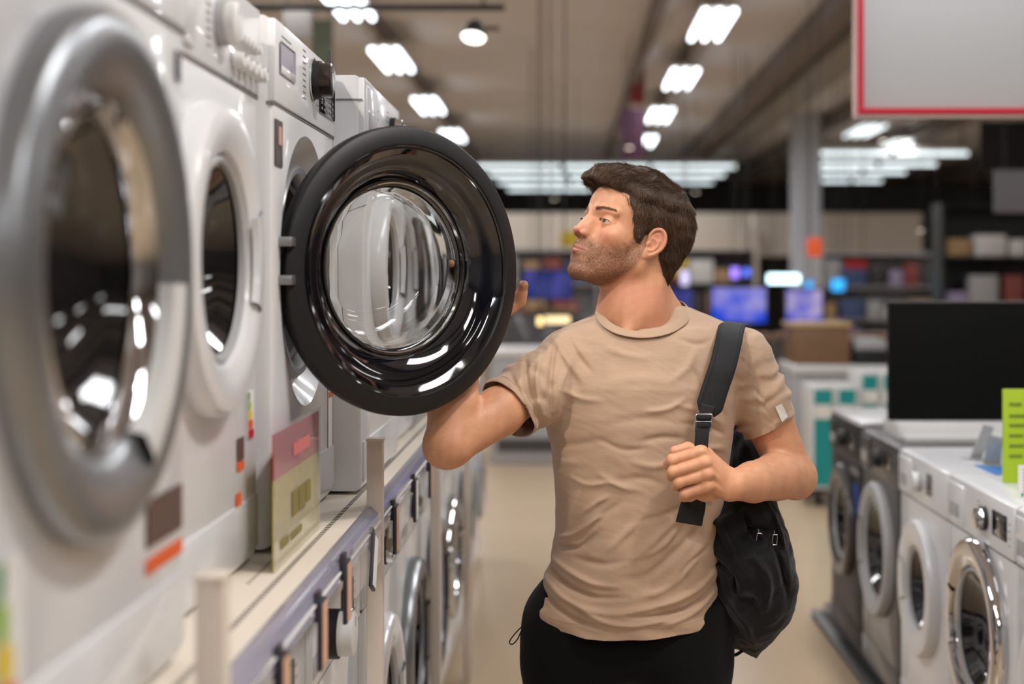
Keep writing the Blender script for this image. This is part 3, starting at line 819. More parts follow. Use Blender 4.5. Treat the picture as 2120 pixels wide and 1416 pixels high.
lp = catmull([at(1090,1292,2.80), at(1080,1298,2.79), at(1066,1312,2.785), at(1055,1328,2.785), at(1060,1334,2.785), at(1071,1324,2.787), at(1080,1305,2.79), at(1090,1296,2.80)], 5)
bm = BM(); tube(bm, lp, 0.0012, n=6); tag(lb('drawcord', bm, M_trs), 'thin dark cord loop hanging at the waist')
M_shoe = mat('dark_shoe', (38,36,35), 0.7); M_sole = mat('pale_sole', (206,202,194), 0.7)
for s in (-1, 1):
    cx = 0.122+s*0.130
    def shoe(P, cx=cx):
        d = ell(P, (cx,2.84,0.045), (0.048,0.145,0.045)); d = smin(d, cap(P, (cx,2.895,0.05), (cx,2.90,0.10), 0.044, 0.040), 0.03)
        return smax(d, 0.018-P[:,2], 0.006)
    v_, q_ = mesh_sdf(shoe, (cx-0.06,2.68,0.0), (cx+0.06,3.0,0.15), 0.007)
    sh = lk('shoe', mesh_from('shoe', v_, q_), M_shoe)
    bm = BM(); n = 28; bot = []; topv = []
    for i in range(n):
        a = 2*PI*i/n; x = cx+0.050*math.cos(a)*(1-0.1*math.sin(a)); y = 2.84+0.147*math.sin(a)
        bot.append(bm.verts.new((x,y,0.0005))); topv.append(bm.verts.new((x,y,0.024)))
    bm.faces.new(bot[::-1]); bm.faces.new(topv)
    for i in range(n): bm.faces.new((bot[i], bot[(i+1)%n], topv[(i+1)%n], topv[i]))
    lb('sole', bm, M_sole, sh)

# ================================================================ BACKPACK
M_bag = mat('black_nylon', (11,11,12), 0.7, spec=0.3, bump=0.35, bscale=420, sheen=0.1)
M_web = mat('black_webbing', (26,26,28), 0.8, bump=0.5, bscale=900)
M_pad = mat('black_padded_strap', (20,21,23), 0.75, bump=0.3, bscale=700)
M_slv = mat('brushed_buckle', (190,188,182), 0.28, metal=1.0)
bag = thing('backpack', 'black backpack hanging from the shoulder of the man in the tan t-shirt', 'backpack', (0.34, 2.93, 0.85))
poly = [(1515,885),(1560,880),(1612,930),(1640,990),(1600,1030),(1616,1062),(1636,1130),(1651,1195),(1646,1262),(1622,1302),(1598,1328),(1566,1361),(1545,1350),(1528,1342),(1508,1338),(1492,1270),(1474,1205),(1462,1165),(1444,1130),(1430,1082),(1428,1050),(1445,1030),(1470,1010),(1495,960)]
POL = np.array([((x-VX)/FPX*2.86, CH-(y-VY)/FPX*2.86) for x, y in poly], np.float32)
def poly_sdf(x, z):
    n = len(POL); d = np.full(len(x), 1e9, np.float32); s = np.ones(len(x), np.float32)
    for i in range(n):
        a = POL[i]; b = POL[i-1]; e = b-a; wx, wz = x-a[0], z-a[1]
        t = np.clip((wx*e[0]+wz*e[1])/(e@e), 0, 1); bx, bz = wx-e[0]*t, wz-e[1]*t
        d = np.minimum(d, bx*bx+bz*bz)
        c1 = z >= a[1]; c2 = z < b[1]; c3 = e[0]*wz > e[1]*wx
        m = (c1 & c2 & c3) | (~c1 & ~c2 & ~c3); s = np.where(m, -s, s)
    return s*np.sqrt(d)
BF = [([(1440,1130),(1480,1160),(1520,1195)],7,-6),([(1520,1195),(1526,1235)],6,-6),([(1470,1060),(1500,1110),(1530,1170)],12,6),([(1540,1060),(1560,1110),(1580,1125)],10,-7),
      ([(1600,1120),(1620,1180),(1635,1240)],9,-5),([(1560,1150),(1590,1200),(1585,1260)],12,6),([(1526,1235),(1555,1232),(1575,1265)],6,5),([(1530,1120),(1560,1100),(1600,1105)],8,-6),
      ([(1500,1240),(1540,1290),(1560,1340)],12,5),([(1610,1070),(1622,1110),(1630,1140)],6,6),([(1445,1090),(1490,1080),(1540,1055)],9,5)]
def bag_sdf(P):
    dep = P[:,1]
    d2 = poly_sdf(P[:,0]/dep*2.86, (P[:,2]-CH)/dep*2.86+CH)
    z = P[:,2]
    yc = np.interp(z, [0.72,0.95,1.08,1.2], [2.93,2.93,2.96,2.99]); hd_ = np.interp(z, [0.70,0.80,0.95,1.06,1.1,1.2], [0.10,0.135,0.145,0.12,0.05,0.04])
    d = smax(d2, np.abs(dep-yc)-hd_, 0.09)
    f = FOLDS[:]; FOLDS.clear(); FOLDS.extend(BF); w = folds(P); FOLDS.clear(); FOLDS.extend(f)
    return (d-w-0.003*vnoise(P, 0.09, 55)-0.0018*vnoise(P, 0.035, 56)).astype(np.float32)
bV, bQ = mesh_sdf(bag_sdf, (0.22,2.74,0.68), (0.52,3.12,1.25), 0.0042, margin=2.0)
lk('bag_body', mesh_from('bag_body', bV, bQ), M_bag, bag)
sp = catmull([at(1500,1000,3.02), at(1530,860,3.035), at(1535,760,3.02), at(1532,690,2.965), at(1521,672,2.905), at(1514,680,2.84), at(1509,705,2.785), at(1497,755,2.748), at(1482,800,2.735), at(1470,838,2.728), at(1463,856,2.725)], 8)
nr = []
for i, p in enumerate(sp):
    t = unit(sp[min(i+1,len(sp)-1)]-sp[max(i-1,0)]); s = unit(np.array([1.0,0.12,-0.12])); s = unit(s-t*(s@t)); nr.append(Vector(np.cross(s, t)*-1))
w = [0.052]*(len(sp)-8)+list(np.linspace(0.052,0.034,8))
bm = BM(); ribbon(bm, sp, nr, w, 0.009); pad = lb('shoulder_strap', bm, M_pad, bag, smooth=True)
tp = catmull([at(1466,838,2.722), at(1457,875,2.714), at(1453,905,2.707), at(1450,960,2.705), at(1447,1015,2.712), at(1440,1050,2.735)], 6)
bm = BM(); ribbon(bm, tp, Vector((0,-1,0.05)), 0.026, 0.003); lb('webbing', bm, M_web, bag, smooth=True)
# stitched line frame on the pad
for s_ in (-1, 1):
    pts = []
    for i in range(28, len(sp)-2):
        t = unit(sp[min(i+1,len(sp)-1)]-sp[i-1]); n = np.array(nr[i]); sd = np.cross(t, n); pts.append(sp[i]+sd*s_*w[i]*0.36+n*0.0050)
    bm = BM(); tube(bm, pts, 0.0006, n=5); lb('stitching', bm, M_web, pad)
# buckle: rectangular ring, cross bar, and an etched plate
by = 2.7135
bc = at(1456, 876, by)
def ring_rect(bm, c, w_, h_, r, rad=0.003, tilt=0.12):
    pts = []
    for cx, cz, a0 in ((w_/2-rad,h_/2-rad,0),(-w_/2+rad,h_/2-rad,90),(-w_/2+rad,-h_/2+rad,180),(w_/2-rad,-h_/2+rad,270)):
        for k in range(5):
            a = math.radians(a0+k*22.5); x = cx+rad*math.cos(a); z = cz+rad*math.sin(a)
            pts.append((c[0]+x*math.cos(tilt)+z*math.sin(tilt)*1.0, c[1], c[2]+z*math.cos(tilt)-x*math.sin(tilt)*0))
    tube(bm, pts, r, n=8, closed=True)
bm = BM(); ring_rect(bm, bc, 0.031, 0.034, 0.0017)
tube(bm, [bc+np.array([-0.014,0,0.003]), bc+np.array([0.015,0,0.003])], 0.0016, n=8)
pl = [(-0.0165,-0.011),(0.0125,-0.011),(0.0105,-0.0185),(0.004,-0.0215),(-0.006,-0.0215),(-0.0145,-0.0185)]
fv = [bm.verts.new((bc[0]+x, bc[1]-0.0015, bc[2]+z)) for x, z in pl]; bv = [bm.verts.new((bc[0]+x, bc[1]+0.0012, bc[2]+z)) for x, z in pl]
bm.faces.new(fv); bm.faces.new(bv[::-1])
for i in range(6): bm.faces.new((fv[i], fv[(i+1)%6], bv[(i+1)%6], bv[i]))
bk = tag(lb('buckle', bm, M_slv, bag), 'silver metal strap buckle')
M_etch = mat('etched_mark', (60,60,60), 0.5, metal=0.6)
bm = BM()
for x in (-0.006, -0.001, 0.004): tube(bm, [bc+np.array([x-0.0015,-0.0017,-0.0185]), bc+np.array([x+0.0015,-0.0017,-0.0135])], 0.0006, n=4)
lb('etched_mark', bm, M_etch, bk)
for dz in (0.011, -0.004):                                        # webbing folded over the bars
    bm = BM(); ribbon(bm, [bc+np.array([-0.0125,-0.0018,dz]), bc+np.array([0,-0.004,dz]), bc+np.array([0.0135,-0.0018,dz])], Vector((0,-1,0)), 0.009, 0.004); lb('webbing_fold', bm, M_web, bk)
# loose strap end and lower webbing
bm = BM(); ribbon(bm, [at(1440,1020,2.735), at(1434,1050,2.738), at(1426,1084,2.745)], Vector((0.1,-1,0)), [0.044,0.050,0.052], 0.005)
lb('strap_end', bm, M_web, bag)
M_care = mat('care_label', (190,188,184), 0.7)
bm = BM(); ribbon(bm, [at(1462,1035,2.728), at(1467,1040,2.728), at(1472,1046,2.728)], Vector((0,-1,0)), 0.010, 0.001); lb('label_tab', bm, M_care, bag)
for px, py, tl in ((1571,1114,0.12), (1604,1117,0.08)):           # zip pulls
    Ys = np.linspace(2.70, 3.05, 400); Pp = np.array([at(px,py,y) for y in Ys]).astype(np.float32); k = int(np.argmax(bag_sdf(Pp) < 0)); c = Pp[k].astype(float)+np.array([0,-0.002,0])
    bm = BM(); ring_rect(bm, c, 0.009, 0.020, 0.0008, rad=0.001, tilt=tl); tube(bm, [c+np.array([0,0,0.009]), c+np.array([-0.001,0,0.018])], 0.001, n=6)
    tag(lb('zip_pull', bm, M_slv, bag), 'silver wire zip pull')
bm = BM(); tube(bm, catmull([at(1500,1345,2.90), at(1520,1356,2.89), at(1540,1345,2.89)], 6), 0.0035, n=6); lb('webbing', bm, M_web, bag)
# ================================================================ MATERIALS OF THE SHOP
M_white = mat('white_enamel', (222,222,224), 0.28, coat=0.35)
M_white2 = mat('white_plastic', (214,213,212), 0.38)
M_grey = mat('light_grey_plastic', (168,168,170), 0.45)
M_dgrey = mat('graphite_enamel', (66,64,66), 0.35, coat=0.3)
M_silver = mat('satin_silver_ring', (150,152,154), 0.32, metal=0.75)
M_chrome = mat('chrome', (210,210,212), 0.06, metal=1.0)
M_black = mat('matt_black_plastic', (22,22,24), 0.5)
M_gloss = mat('gloss_black_plastic', (6,9,18), 0.05, coat=1.0, spec=0.7)
M_dglass = mat('dark_door_glass', (22,22,24), 0.04, coat=1.0, spec=0.8)
M_steel = mat('drum_steel', (110,110,112), 0.35, metal=1.0)
M_rubber = mat('grey_door_seal', (70,70,72), 0.6)
M_disp = mat('dark_display', (24,20,26), 0.12, coat=0.6)
M_ink = mat('grey_print', (120,116,116), 0.7)
M_orange = mat('orange_sticker', (226,98,40), 0.6)
M_red = mat('red_print', (196,30,48), 0.55)
M_green = mat('green_print', (40,140,70), 0.6); M_lime = mat('lime_print', (150,190,50), 0.6); M_yel = mat('yellow_print', (228,200,50), 0.6)
M_brown = mat('brown_sticker', (96,74,66), 0.6)
M_paper = mat('price_paper', (222,178,150), 0.7)
M_wpaper = mat('white_paper', (232,230,226), 0.7)
M_blue = mat('blue_sheet', (60,120,190), 0.6)
M_shelf = mat('cream_shelf_enamel', (226,214,198), 0.42)
M_hole = mat('dark_perforation', (50,44,42), 0.9)
M_post = mat('cream_post', (222,210,196), 0.5)
M_frame = mat('dark_tag_frame', (58,56,66), 0.4)
M_rail = mat('violet_clear_rail', (186,184,206), 0.12, alpha=0.58, coat=0.6)
M_clear = mat('clear_acrylic', (232,232,240), 0.05, alpha=0.22, coat=0.8)
M_promoY = mat('yellow_acrylic', (214,200,92), 0.2, alpha=0.80, coat=0.3, vary=0.25, vscale=40)
M_promoR = mat('red_acrylic', (196,36,50), 0.2, alpha=0.92, coat=0.3)
M_teal = mat('teal_panel', (20,150,150), 0.5); M_wood = mat('brown_wood', (122,92,66), 0.5, vary=0.25, vscale=14, bstretch=(1,1,6))
M_lamp = mat('lamp_tube', (255,255,255), 0.5, emit=(236,246,255), estr=9)
M_lampf = mat('far_lamp_tube', (255,255,255), 0.5, emit=(232,246,250), estr=2.4)
M_spot = mat('spot_disc', (255,255,255), 0.5, emit=(255,252,240), estr=6)
M_dark = mat('dark_metal', (34,34,36), 0.5)
M_lime2 = mat('lime_green_card', (168,196,34), 0.55)

def rect_ring(n4, hx, z0, z1, cz, y):
    "points of a rectangle boundary matching the angles of a circle about (0, cz)"
    out = []
    for a in n4:
        c, s = math.cos(a), math.sin(a); t = 1e9
        if abs(c) > 1e-9: t = min(t, hx/abs(c))
        if s > 1e-9: t = min(t, (z1-cz)/s)
        if s < -1e-9: t = min(t, (z0-cz)/s)
        out.append((c*t, y, cz+s*t))
    return out
def cabinet(bm, w, d, h, cz, r, z0=0.0):
    hx = w/2; angs = [2*PI*i/72 for i in range(72)]
    for sx in (1,-1):
        for zz in (h, z0):
            for ins in (0,): angs.append(math.atan2(zz-cz, sx*hx) % (2*PI))
    angs = sorted(set(round(a, 6) for a in angs))
    g = 0.014; rings = []
    rings.append([(r*math.cos(a), 0.03, cz+r*math.sin(a)) for a in angs])
    rings.append([(r*math.cos(a), 0.0, cz+r*math.sin(a)) for a in angs])
    for ins, y in ((g,0.0),(g*0.35,g*0.3),(0.0,g)):
        R_ = rect_ring(angs, hx, z0, h, cz, y)
        rings.append([(x*(hx-ins)/hx, yy, (z-(z0+h)/2)*((h-z0)/2-ins)/((h-z0)/2)+(z0+h)/2) for x, yy, z in R_])
    rings.append(rect_ring(angs, hx, z0, h, cz, d))
    vr = [[bm.verts.new(p) for p in R_] for R_ in rings]; N = len(angs)
    for a, b in zip(vr, vr[1:]):
        for i in range(N): bm.faces.new((a[i], a[(i+1) % N], b[(i+1) % N], b[i]))
    bm.faces.new(vr[-1])
    bmesh.ops.remove_doubles(bm, verts=bm.verts, dist=1e-5)
def sticker(name, parent, m, x0, x1, z0, z1, y=-0.0012, th=0.001, label=None):
    o = boxo(name, (x0,y-th,z0), (x1,y,z1), m, parent, smooth=False)
    if label: o['label'] = label
    return o
def energy_label(parent, x0, x1, z0, z1, y=-0.0012):
    e = sticker('energy_label', parent, M_wpaper, x0, x1, z0, z1, y)
    cols = [M_green, M_lime, M_yel, M_orange, M_red]; n = 5; h = (z1-z0)/n
    for i, m in enumerate(cols):
        b = BM(); zt = z1-i*h; w_ = (x1-x0)*(0.25+0.16*i)
        pts = [(x0+0.002, zt-0.04*h), (x0+w_, zt-0.04*h), (x0+w_+0.004, zt-h/2), (x0+w_, zt-0.97*h), (x0+0.002, zt-0.97*h)]
        b.faces.new([b.verts.new((p[0], y-0.0016, p[1])) for p in pts]); o = obj('colour_arrow', b, m, e, smooth=False)
    return e
def knob(parent, name, x, z, r, dep, m, m2=None, y=-0.006):
    b = BM(); lathe(b, [(0,y-dep),(r*0.80,y-dep),(r*0.93,y-dep+0.002),(r*0.95,y-dep*0.4),(r,y-0.002),(r,y)], 36, (x,0,z)); k = obj(name, b, m, parent)
    if m2:
        b = BM(); lathe(b, [(r*1.06,y+0.004),(r*1.06,y-dep*0.42),(r*0.90,y-dep*0.42)], 36, (x,0,z)); obj('knob_ring', b, m2, k)
    b = BM(); box(b, (x-0.001,y-dep-0.0008,z+r*0.35), (x+0.001,y-dep,z+r*0.75)); obj('pointer', b, M_ink, k)
    return k
def door_closed(parent, R, rin, cx, cz, mring, mglass=None, dep=0.035, lip=None, handle='right'):
    b = BM(); o = 0.0
    lathe(b, [(R-0.004,0.012),(R,0.0),(R,-dep*0.55),(R-0.008,-dep*0.9),(R-0.022,-dep),(rin+0.022,-dep*0.92),(rin+0.006,-dep*0.70),(rin,-dep*0.3),(rin-0.004,0.012)], 96, (cx,0,cz))
    dr = obj('door', b, mring, parent)
    b = BM(); lathe(b, [(rin+0.001,-dep*0.45),(rin*0.93,-dep*0.2),(rin*0.80,0.012),(rin*0.60,0.035),(rin*0.3,0.046),(0,0.048)], 72, (cx,0,cz)); obj('door_glass', b, mglass or M_dglass, dr)
    b = BM(); lathe(b, [(rin+0.001,-dep*0.47),(rin-0.004,-dep*0.58),(rin-0.010,-dep*0.50),(rin-0.012,-dep*0.30)], 72, (cx,0,cz)); obj('glass_trim', b, lip or M_grey, dr)
    if handle:
        sg = 1 if handle == 'right' else -1
        b = BM(); a0 = (0 if sg > 0 else PI)
        prof = [(rin+0.004,-dep*0.80),(rin+0.010,-dep*1.06),(rin+(R-rin)*0.45,-dep*1.10),(rin+(R-rin)*0.62,-dep*0.95)]
        lathe(b, prof, 20, (cx,0,cz), a0=a0-0.42, a1=a0+0.42); obj('door_handle', b, mring, dr)
    return dr
def text_marks(parent, spots, y=-0.0045, name='lettering', m=None, h=0.0022):
    b = BM()
    for x0, x1, z in spots: box(b, (x0,y-0.0004,z-h/2), (x1,y,z+h/2))
    return obj(name, b, m or M_ink, parent, smooth=False)

def door_flat(parent, R, rin, cx, cz, mring, lip):
    b = BM(); lathe(b, [(R-0.004,0.012),(R,0.0),(R,-0.020),(R-0.004,-0.027),(R-0.014,-0.033),(R-0.030,-0.036),(rin+0.030,-0.026),(rin+0.010,-0.020),(rin,-0.006),(rin-0.004,0.02)], 128, (cx,0,cz)); dr = obj('door', b, mring, parent)
    b = BM(); lathe(b, [(rin+0.001,-0.008),(rin*0.95,0.0),(rin*0.86,0.03),(rin*0.66,0.055),(rin*0.3,0.068),(0,0.07)], 96, (cx,0,cz)); obj('door_glass', b, M_dglass, dr)
    b = BM(); lathe(b, [(rin+0.002,-0.010),(rin-0.006,-0.016),(rin-0.016,-0.004),(rin-0.018,0.008)], 96, (cx,0,cz)); obj('glass_trim', b, lip, dr)
    b = BM(); lathe(b, [(rin-0.002,-0.006),(rin+0.004,-0.030),(rin+0.030,-0.036),(rin+0.046,-0.030)], 28, (cx,0,cz), a0=-1.15, a1=-0.05); obj('door_handle', b, M_white2, dr)  # white handle arc that also paints in the bright reflection on the inner bevel
    return dr
def washer(label, loc, rotz, w=0.598, d=0.55, h=0.854, body=None, ring=None, R=0.21, rin=0.135, dz=0.446, dx=0.0, style=0, group=None,
           door=True, knobx=0.03, knobm=None, dispx=(0.10,0.20), ft=0.02, drawer=True, handle='right', lip=None, name='washing_machine'):
    body = body or M_white; ring = ring or M_white
    t = thing(name, label, 'washing machine', loc, rotz, group)
    b = BM(); cabinet(b, w, d, h, dz, R*0.93); bo = obj('cabinet', b, body, t)
    b = BM(); lathe(b, [(R*0.94,0.02),(R*0.86,0.022),(R*0.80,0.05),(R*0.78,0.30),(0,0.32)], 48, (0,0,dz)); obj('drum', b, M_rubber if door else M_steel, t)
    pz = h-0.140
    boxo('control_panel', (-w/2+0.003,-0.004,pz+0.002), (w/2-0.003,0.02,h-0.004), body, t, bev=0.003)
    boxo('panel_gap', (-w/2+0.001,-0.0012,pz-0.003), (w/2-0.001,0.01,pz+0.0025), M_ink, t, smooth=False)
    boxo('kick_panel', (-w/2+0.01,-0.003,0.018), (w/2-0.01,0.015,0.10), body, t, bev=0.003)
    for sx in (-1,1):
        for yy in (0.06, d-0.06):
            b = BM(); lathe(b, [(0,-ft),(0.021,-ft),(0.021,-ft*0.4),(0.012,-ft*0.3),(0.012,0.012),(0,0.012)], 16, (sx*(w/2-0.06),yy,0), axis='z'); obj('foot', b, M_dark, t)
    if drawer:
        dw = boxo('detergent_drawer', (-w/2+0.012,-0.009,pz+0.012), (-w/2+0.165,0.0,h-0.018), body, t, bev=0.004)
        b = BM(); box(b, (-w/2+0.03,-0.0105,pz+0.03), (-w/2+0.125,-0.0085,pz+0.068), 0.001); obj('drawer_grip', b, M_grey, dw)
    if knobx is not None:
        knob(t, 'programme_knob', knobx, pz+0.070, 0.030, 0.026, knobm or M_white2, M_grey if knobm is None else M_dark)
    if dispx: 
        b = BM(); box(b, (dispx[0],-0.0058,pz+0.040), (dispx[1],-0.004,pz+0.105), 0.002); obj('display', b, M_disp, t)
    sp = [(knobx-0.07+0.0, knobx-0.045, pz+0.03+0.011*i) for i in range(8)] if knobx is not None else []
    sp += [((dispx[1] if dispx else 0.1)+0.012, (dispx[1] if dispx else 0.1)+0.03, pz+0.035+0.018*i) for i in range(4)] if dispx and dispx[1] < w/2-0.04 else []
    if sp: text_marks(t, sp)
    if style: door_flat(t, R, rin, dx, dz, ring, lip)
    elif door: door_closed(t, R, rin, dx, dz, ring, lip=lip, handle=handle)
    return t

UZ = 1.067; HPI = PI/2
# ---------------------------------------------------------------- upper row on the shelf
m1 = washer('white washing machine with a wide satin silver door ring, nearest on the shelf', (-0.440,1.335,UZ), HPI, ft=0.0065, w=0.61, R=0.246, rin=0.166, dz=0.436, dx=-0.018, ring=M_silver, lip=M_chrome, style=1)
sticker('product_sticker', m1, M_brown, 0.150,0.286, 0.150,0.200); sticker('sticker_band', m1, M_orange, 0.150,0.286, 0.122,0.138)
sticker('product_sticker', m1, M_orange, 0.150,0.286, 0.062,0.095)
energy_label(m1, -0.245,-0.190, 0.05, 0.215)
sticker('indicator_sticker', m1, M_frame, 0.262,0.280, 0.655,0.690)
m2 = washer('white washing machine with a round knob, white door ring, beside the silver-ringed machine', (-0.482,1.935,UZ), HPI, ft=0.0065, w=0.57, R=0.212, rin=0.140, dz=0.458, dx=-0.02, knobx=0.02, dispx=None)
for i in range(7): 
    b = BM(); lathe(b, [(0,-0.016),(0.007,-0.016),(0.008,-0.004)], 16, (0.085+0.026*i,0,0.782)); obj('option_button', b, M_white2, m2)
for i in range(5): knob(m2, 'option_knob', 0.10+0.038*i, 0.745, 0.012, 0.016, M_white2)
energy_label(m2, 0.205,0.247, 0.19,0.262); sticker('product_sticker', m2, M_brown, 0.140,0.182, 0.165,0.198); sticker('sticker_band', m2, M_orange, 0.140,0.182, 0.150,0.163); sticker('product_sticker', m2, M_orange, 0.132,0.165, 0.092,0.118)
# ---- the machine with the open black door
m3 = thing('washing_machine', 'white washing machine with its black round door open, brown knob and dark display', 'washing machine', (-0.470,2.57,UZ), HPI)
w, d, h, dz = 0.60, 0.55, 0.854, 0.446
b = BM(); cabinet(b, w, d, h, dz, 0.242); obj('cabinet', b, M_white, m3)
b = BM(); lathe(b, [(0.2425,-0.001),(0.236,0.006),(0.215,0.030),(0.205,0.040),(0.196,0.042)], 96, (0,0,dz)); obj('door_recess', b, M_white, m3)
b = BM(); lathe(b, [(0.197,0.045),(0.194,0.020),(0.186,0.010),(0.176,0.012),(0.170,0.022),(0.168,0.05)], 96, (0,0,dz)); obj('opening_ring', b, M_silver, m3)
b = BM(); lathe(b, [(0.170,0.05),(0.158,0.030),(0.150,0.034),(0.146,0.06),(0.160,0.08),(0.155,0.11)], 72, (0,0,dz)); obj('door_seal', b, M_rubber, m3)
b = BM(); lathe(b, [(0.158,0.10),(0.215,0.11),(0.22,0.14),(0.22,0.44),(0.0,0.46)], 72, (0,0,dz)); obj('drum', b, M_steel, m3)
pz = 0.714
boxo('control_panel', (-w/2+0.003,-0.005,pz+0.002), (w/2-0.003,0.02,h-0.004), M_white, m3, bev=0.004)
boxo('panel_gap', (-w/2+0.001,-0.0012,pz-0.002), (w/2-0.001,0.01,pz+0.0025), M_ink, m3, smooth=False)
# drawer recess: a hollow grip with sloping inner faces
b = BM(); x0, x1, z0, z1 = -0.270, -0.140, 0.765, 0.818
o4 = [(x0,-0.0055,z1),(x1,-0.0055,z1),(x1,-0.0055,z0),(x0,-0.0055,z0)]; i4 = [(x0+0.01,0.022,z1-0.002),(x1-0.01,0.022,z1-0.002),(x1-0.012,0.010,z0+0.012),(x0+0.012,0.010,z0+0.012)]
# the recess stands proud as a thin frame with its hollow in front of the panel
fr = [b.verts.new((x,y-0.002,z)) for x,y,z in o4]; inn = [b.verts.new((x,-0.0054,z)) for x,y,z in i4]
for i in range(4): b.faces.new((fr[i], fr[(i+1)%4], inn[(i+1)%4], inn[i]))
b.faces.new(inn)
dg = obj('drawer_grip', b, mat('lilac_grey_recess', (150,145,160), 0.4), m3, smooth=False)
b = BM(); box(b, (x0+0.012,-0.0078,z0+0.002), (x1-0.004,-0.0056,z0+0.014), 0.0008); obj('grip_lip', b, M_white, dg)
M_bronze = mat('dark_bronze_knob', (70,62,58), 0.22, metal=0.7)
knob(m3, 'programme_knob', 0.035, 0.796, 0.033, 0.036, M_bronze, M_dark)
b = BM(); lathe(b, [(0.039,-0.0052),(0.040,-0.009),(0.036,-0.010)], 40, (0.035,0,0.796)); obj('knob_base', b, M_chrome, m3)
b = BM(); box(b, (0.100,-0.0075,0.745), (0.268,-0.0050,0.836), 0.003); dsp = obj('display', b, M_disp, m3)
b = BM()
for i in range(5):
    for j in range(3): box(b, (0.112+0.030*i,-0.0080,0.752+0.011*j), (0.128+0.030*i,-0.0076,0.757+0.011*j))
obj('display_icons', b, M_ink, dsp, smooth=False)
text_marks(m3, [(-0.062,-0.035,0.752+0.0105*i) for i in range(9)]+[(-0.25,-0.17,0.828)]+[(0.075,0.092,0.755+0.012*i) for i in range(3)], y=-0.0052)
sticker('photo_sticker', m3, mat('photo_print', (70,60,62), 0.5, vary=0.9, vscale=28), -0.285,-0.225, 0.615,0.690)
sticker('photo_face', m3, mat('photo_skin', (196,150,128), 0.5), -0.262,-0.238, 0.650,0.680, y=-0.0024)
sticker('product_sticker', m3, M_wpaper, 0.225,0.268, 0.10,0.25); 
for i in range(3): sticker('sticker_band', m3, M_orange, 0.228,0.265, 0.226-0.014*i,0.236-0.014*i, y=-0.0024)
boxo('kick_panel', (-w/2+0.01,-0.003,0.018), (w/2-0.01,0.015,0.10), M_white, m3, bev=0.003)
for sx in (-1,1):
    for yy in (0.06, d-0.06):
        b = BM(); lathe(b, [(0,-0.0065),(0.021,-0.0065),(0.021,-0.004),(0.012,-0.002),(0.012,0.012),(0,0.012)], 16, (sx*(w/2-0.06),yy,0), axis='z'); obj('foot', b, M_dark, m3)
for z_ in (1.560,1.497): 
    b = BM(); box(b, (-0.252,-0.022,z_-UZ-0.008), (-0.215,0.018,z_-UZ+0.008), 0.002); obj('hinge', b, M_silver, m3)
# the open door
DR = DD/2
dc = DH+DU*DR+ZZ*DZ
lx, ly, lz = dc[0]-(-0.470), dc[1]-2.57, dc[2]-UZ
loc_l = (ly, -lx, lz)                                   # into the machine's own axes (turned by 90 degrees)
b = BM(); lathe(b, [(DR-0.020,0.046),(DR-0.008,0.038),(DR-0.002,0.028),(DR,0.016),(DR,0.004),(DR-0.0015,0.001),(DR-0.004,-0.001),(DR-0.030,-0.0065),(DR-0.0335,-0.0062),(DR-0.035,-0.003)], 160)
dr = obj('door', b, M_black, m3, loc=loc_l, rot=(0,0,-TH)); dr['label'] = 'black round open door with a clear glass bowl'
b = BM(); lathe(b, [(DR-0.034,-0.004),(DR-0.037,-0.001),(DR-0.041,-0.0015),(DR-0.050,0.006),(0.198,0.013),(0.190,0.013),(0.180,0.019),(0.166,0.032),(0.158,0.042),(0.154,0.050),(0.150,0.053)], 160)
bmesh.ops.translate(b, verts=[v for v in b.verts if (v.co.x**2+v.co.z**2)**0.5 < 0.17], vec=(0,0,0.006))
obj('inner_dish', b, M_gloss, dr)
b = BM(); lathe(b, [(DR-0.020,0.046),(0.20,0.054),(0.165,0.060),(0.156,0.054),(0.150,0.052)], 120); obj('back_cover', b, M_gloss, dr)
b = BM()
outp = [(0.158,0.048),(0.154,0.058),(0.150,0.072),(0.140,0.092),(0.120,0.112),(0.090,0.124),(0.050,0.129),(0.0,0.130)]
inp = [(0.0,0.123),(0.048,0.122),(0.085,0.117),(0.113,0.106),(0.132,0.087),(0.140,0.070),(0.144,0.056),(0.148,0.046),(0.154,0.043)]
lathe(b, outp+inp, 120, closed=True)
bmesh.ops.recalc_face_normals(b, faces=b.faces)
for v in b.verts:                                        # the bowl's sloping shelf: deeper at the bottom than at the top
    if v.co.y > 0.06: v.co.y += (v.co.y-0.06)*0.35*(-v.co.z/0.14)
    v.co.z += 0.006
M_glass = mat('clear_bowl_glass', (250,252,250), 0.0, trans=1.0, ior=1.48)
obj('glass_bowl', b, M_glass, dr, smooth=True)
b = BM(); lathe(b, [(0.159,0.040),(0.157,0.036),(0.153,0.036),(0.151,0.041)], 120, (0,0,0.006)); obj('bowl_rim', b, M_chrome, dr)

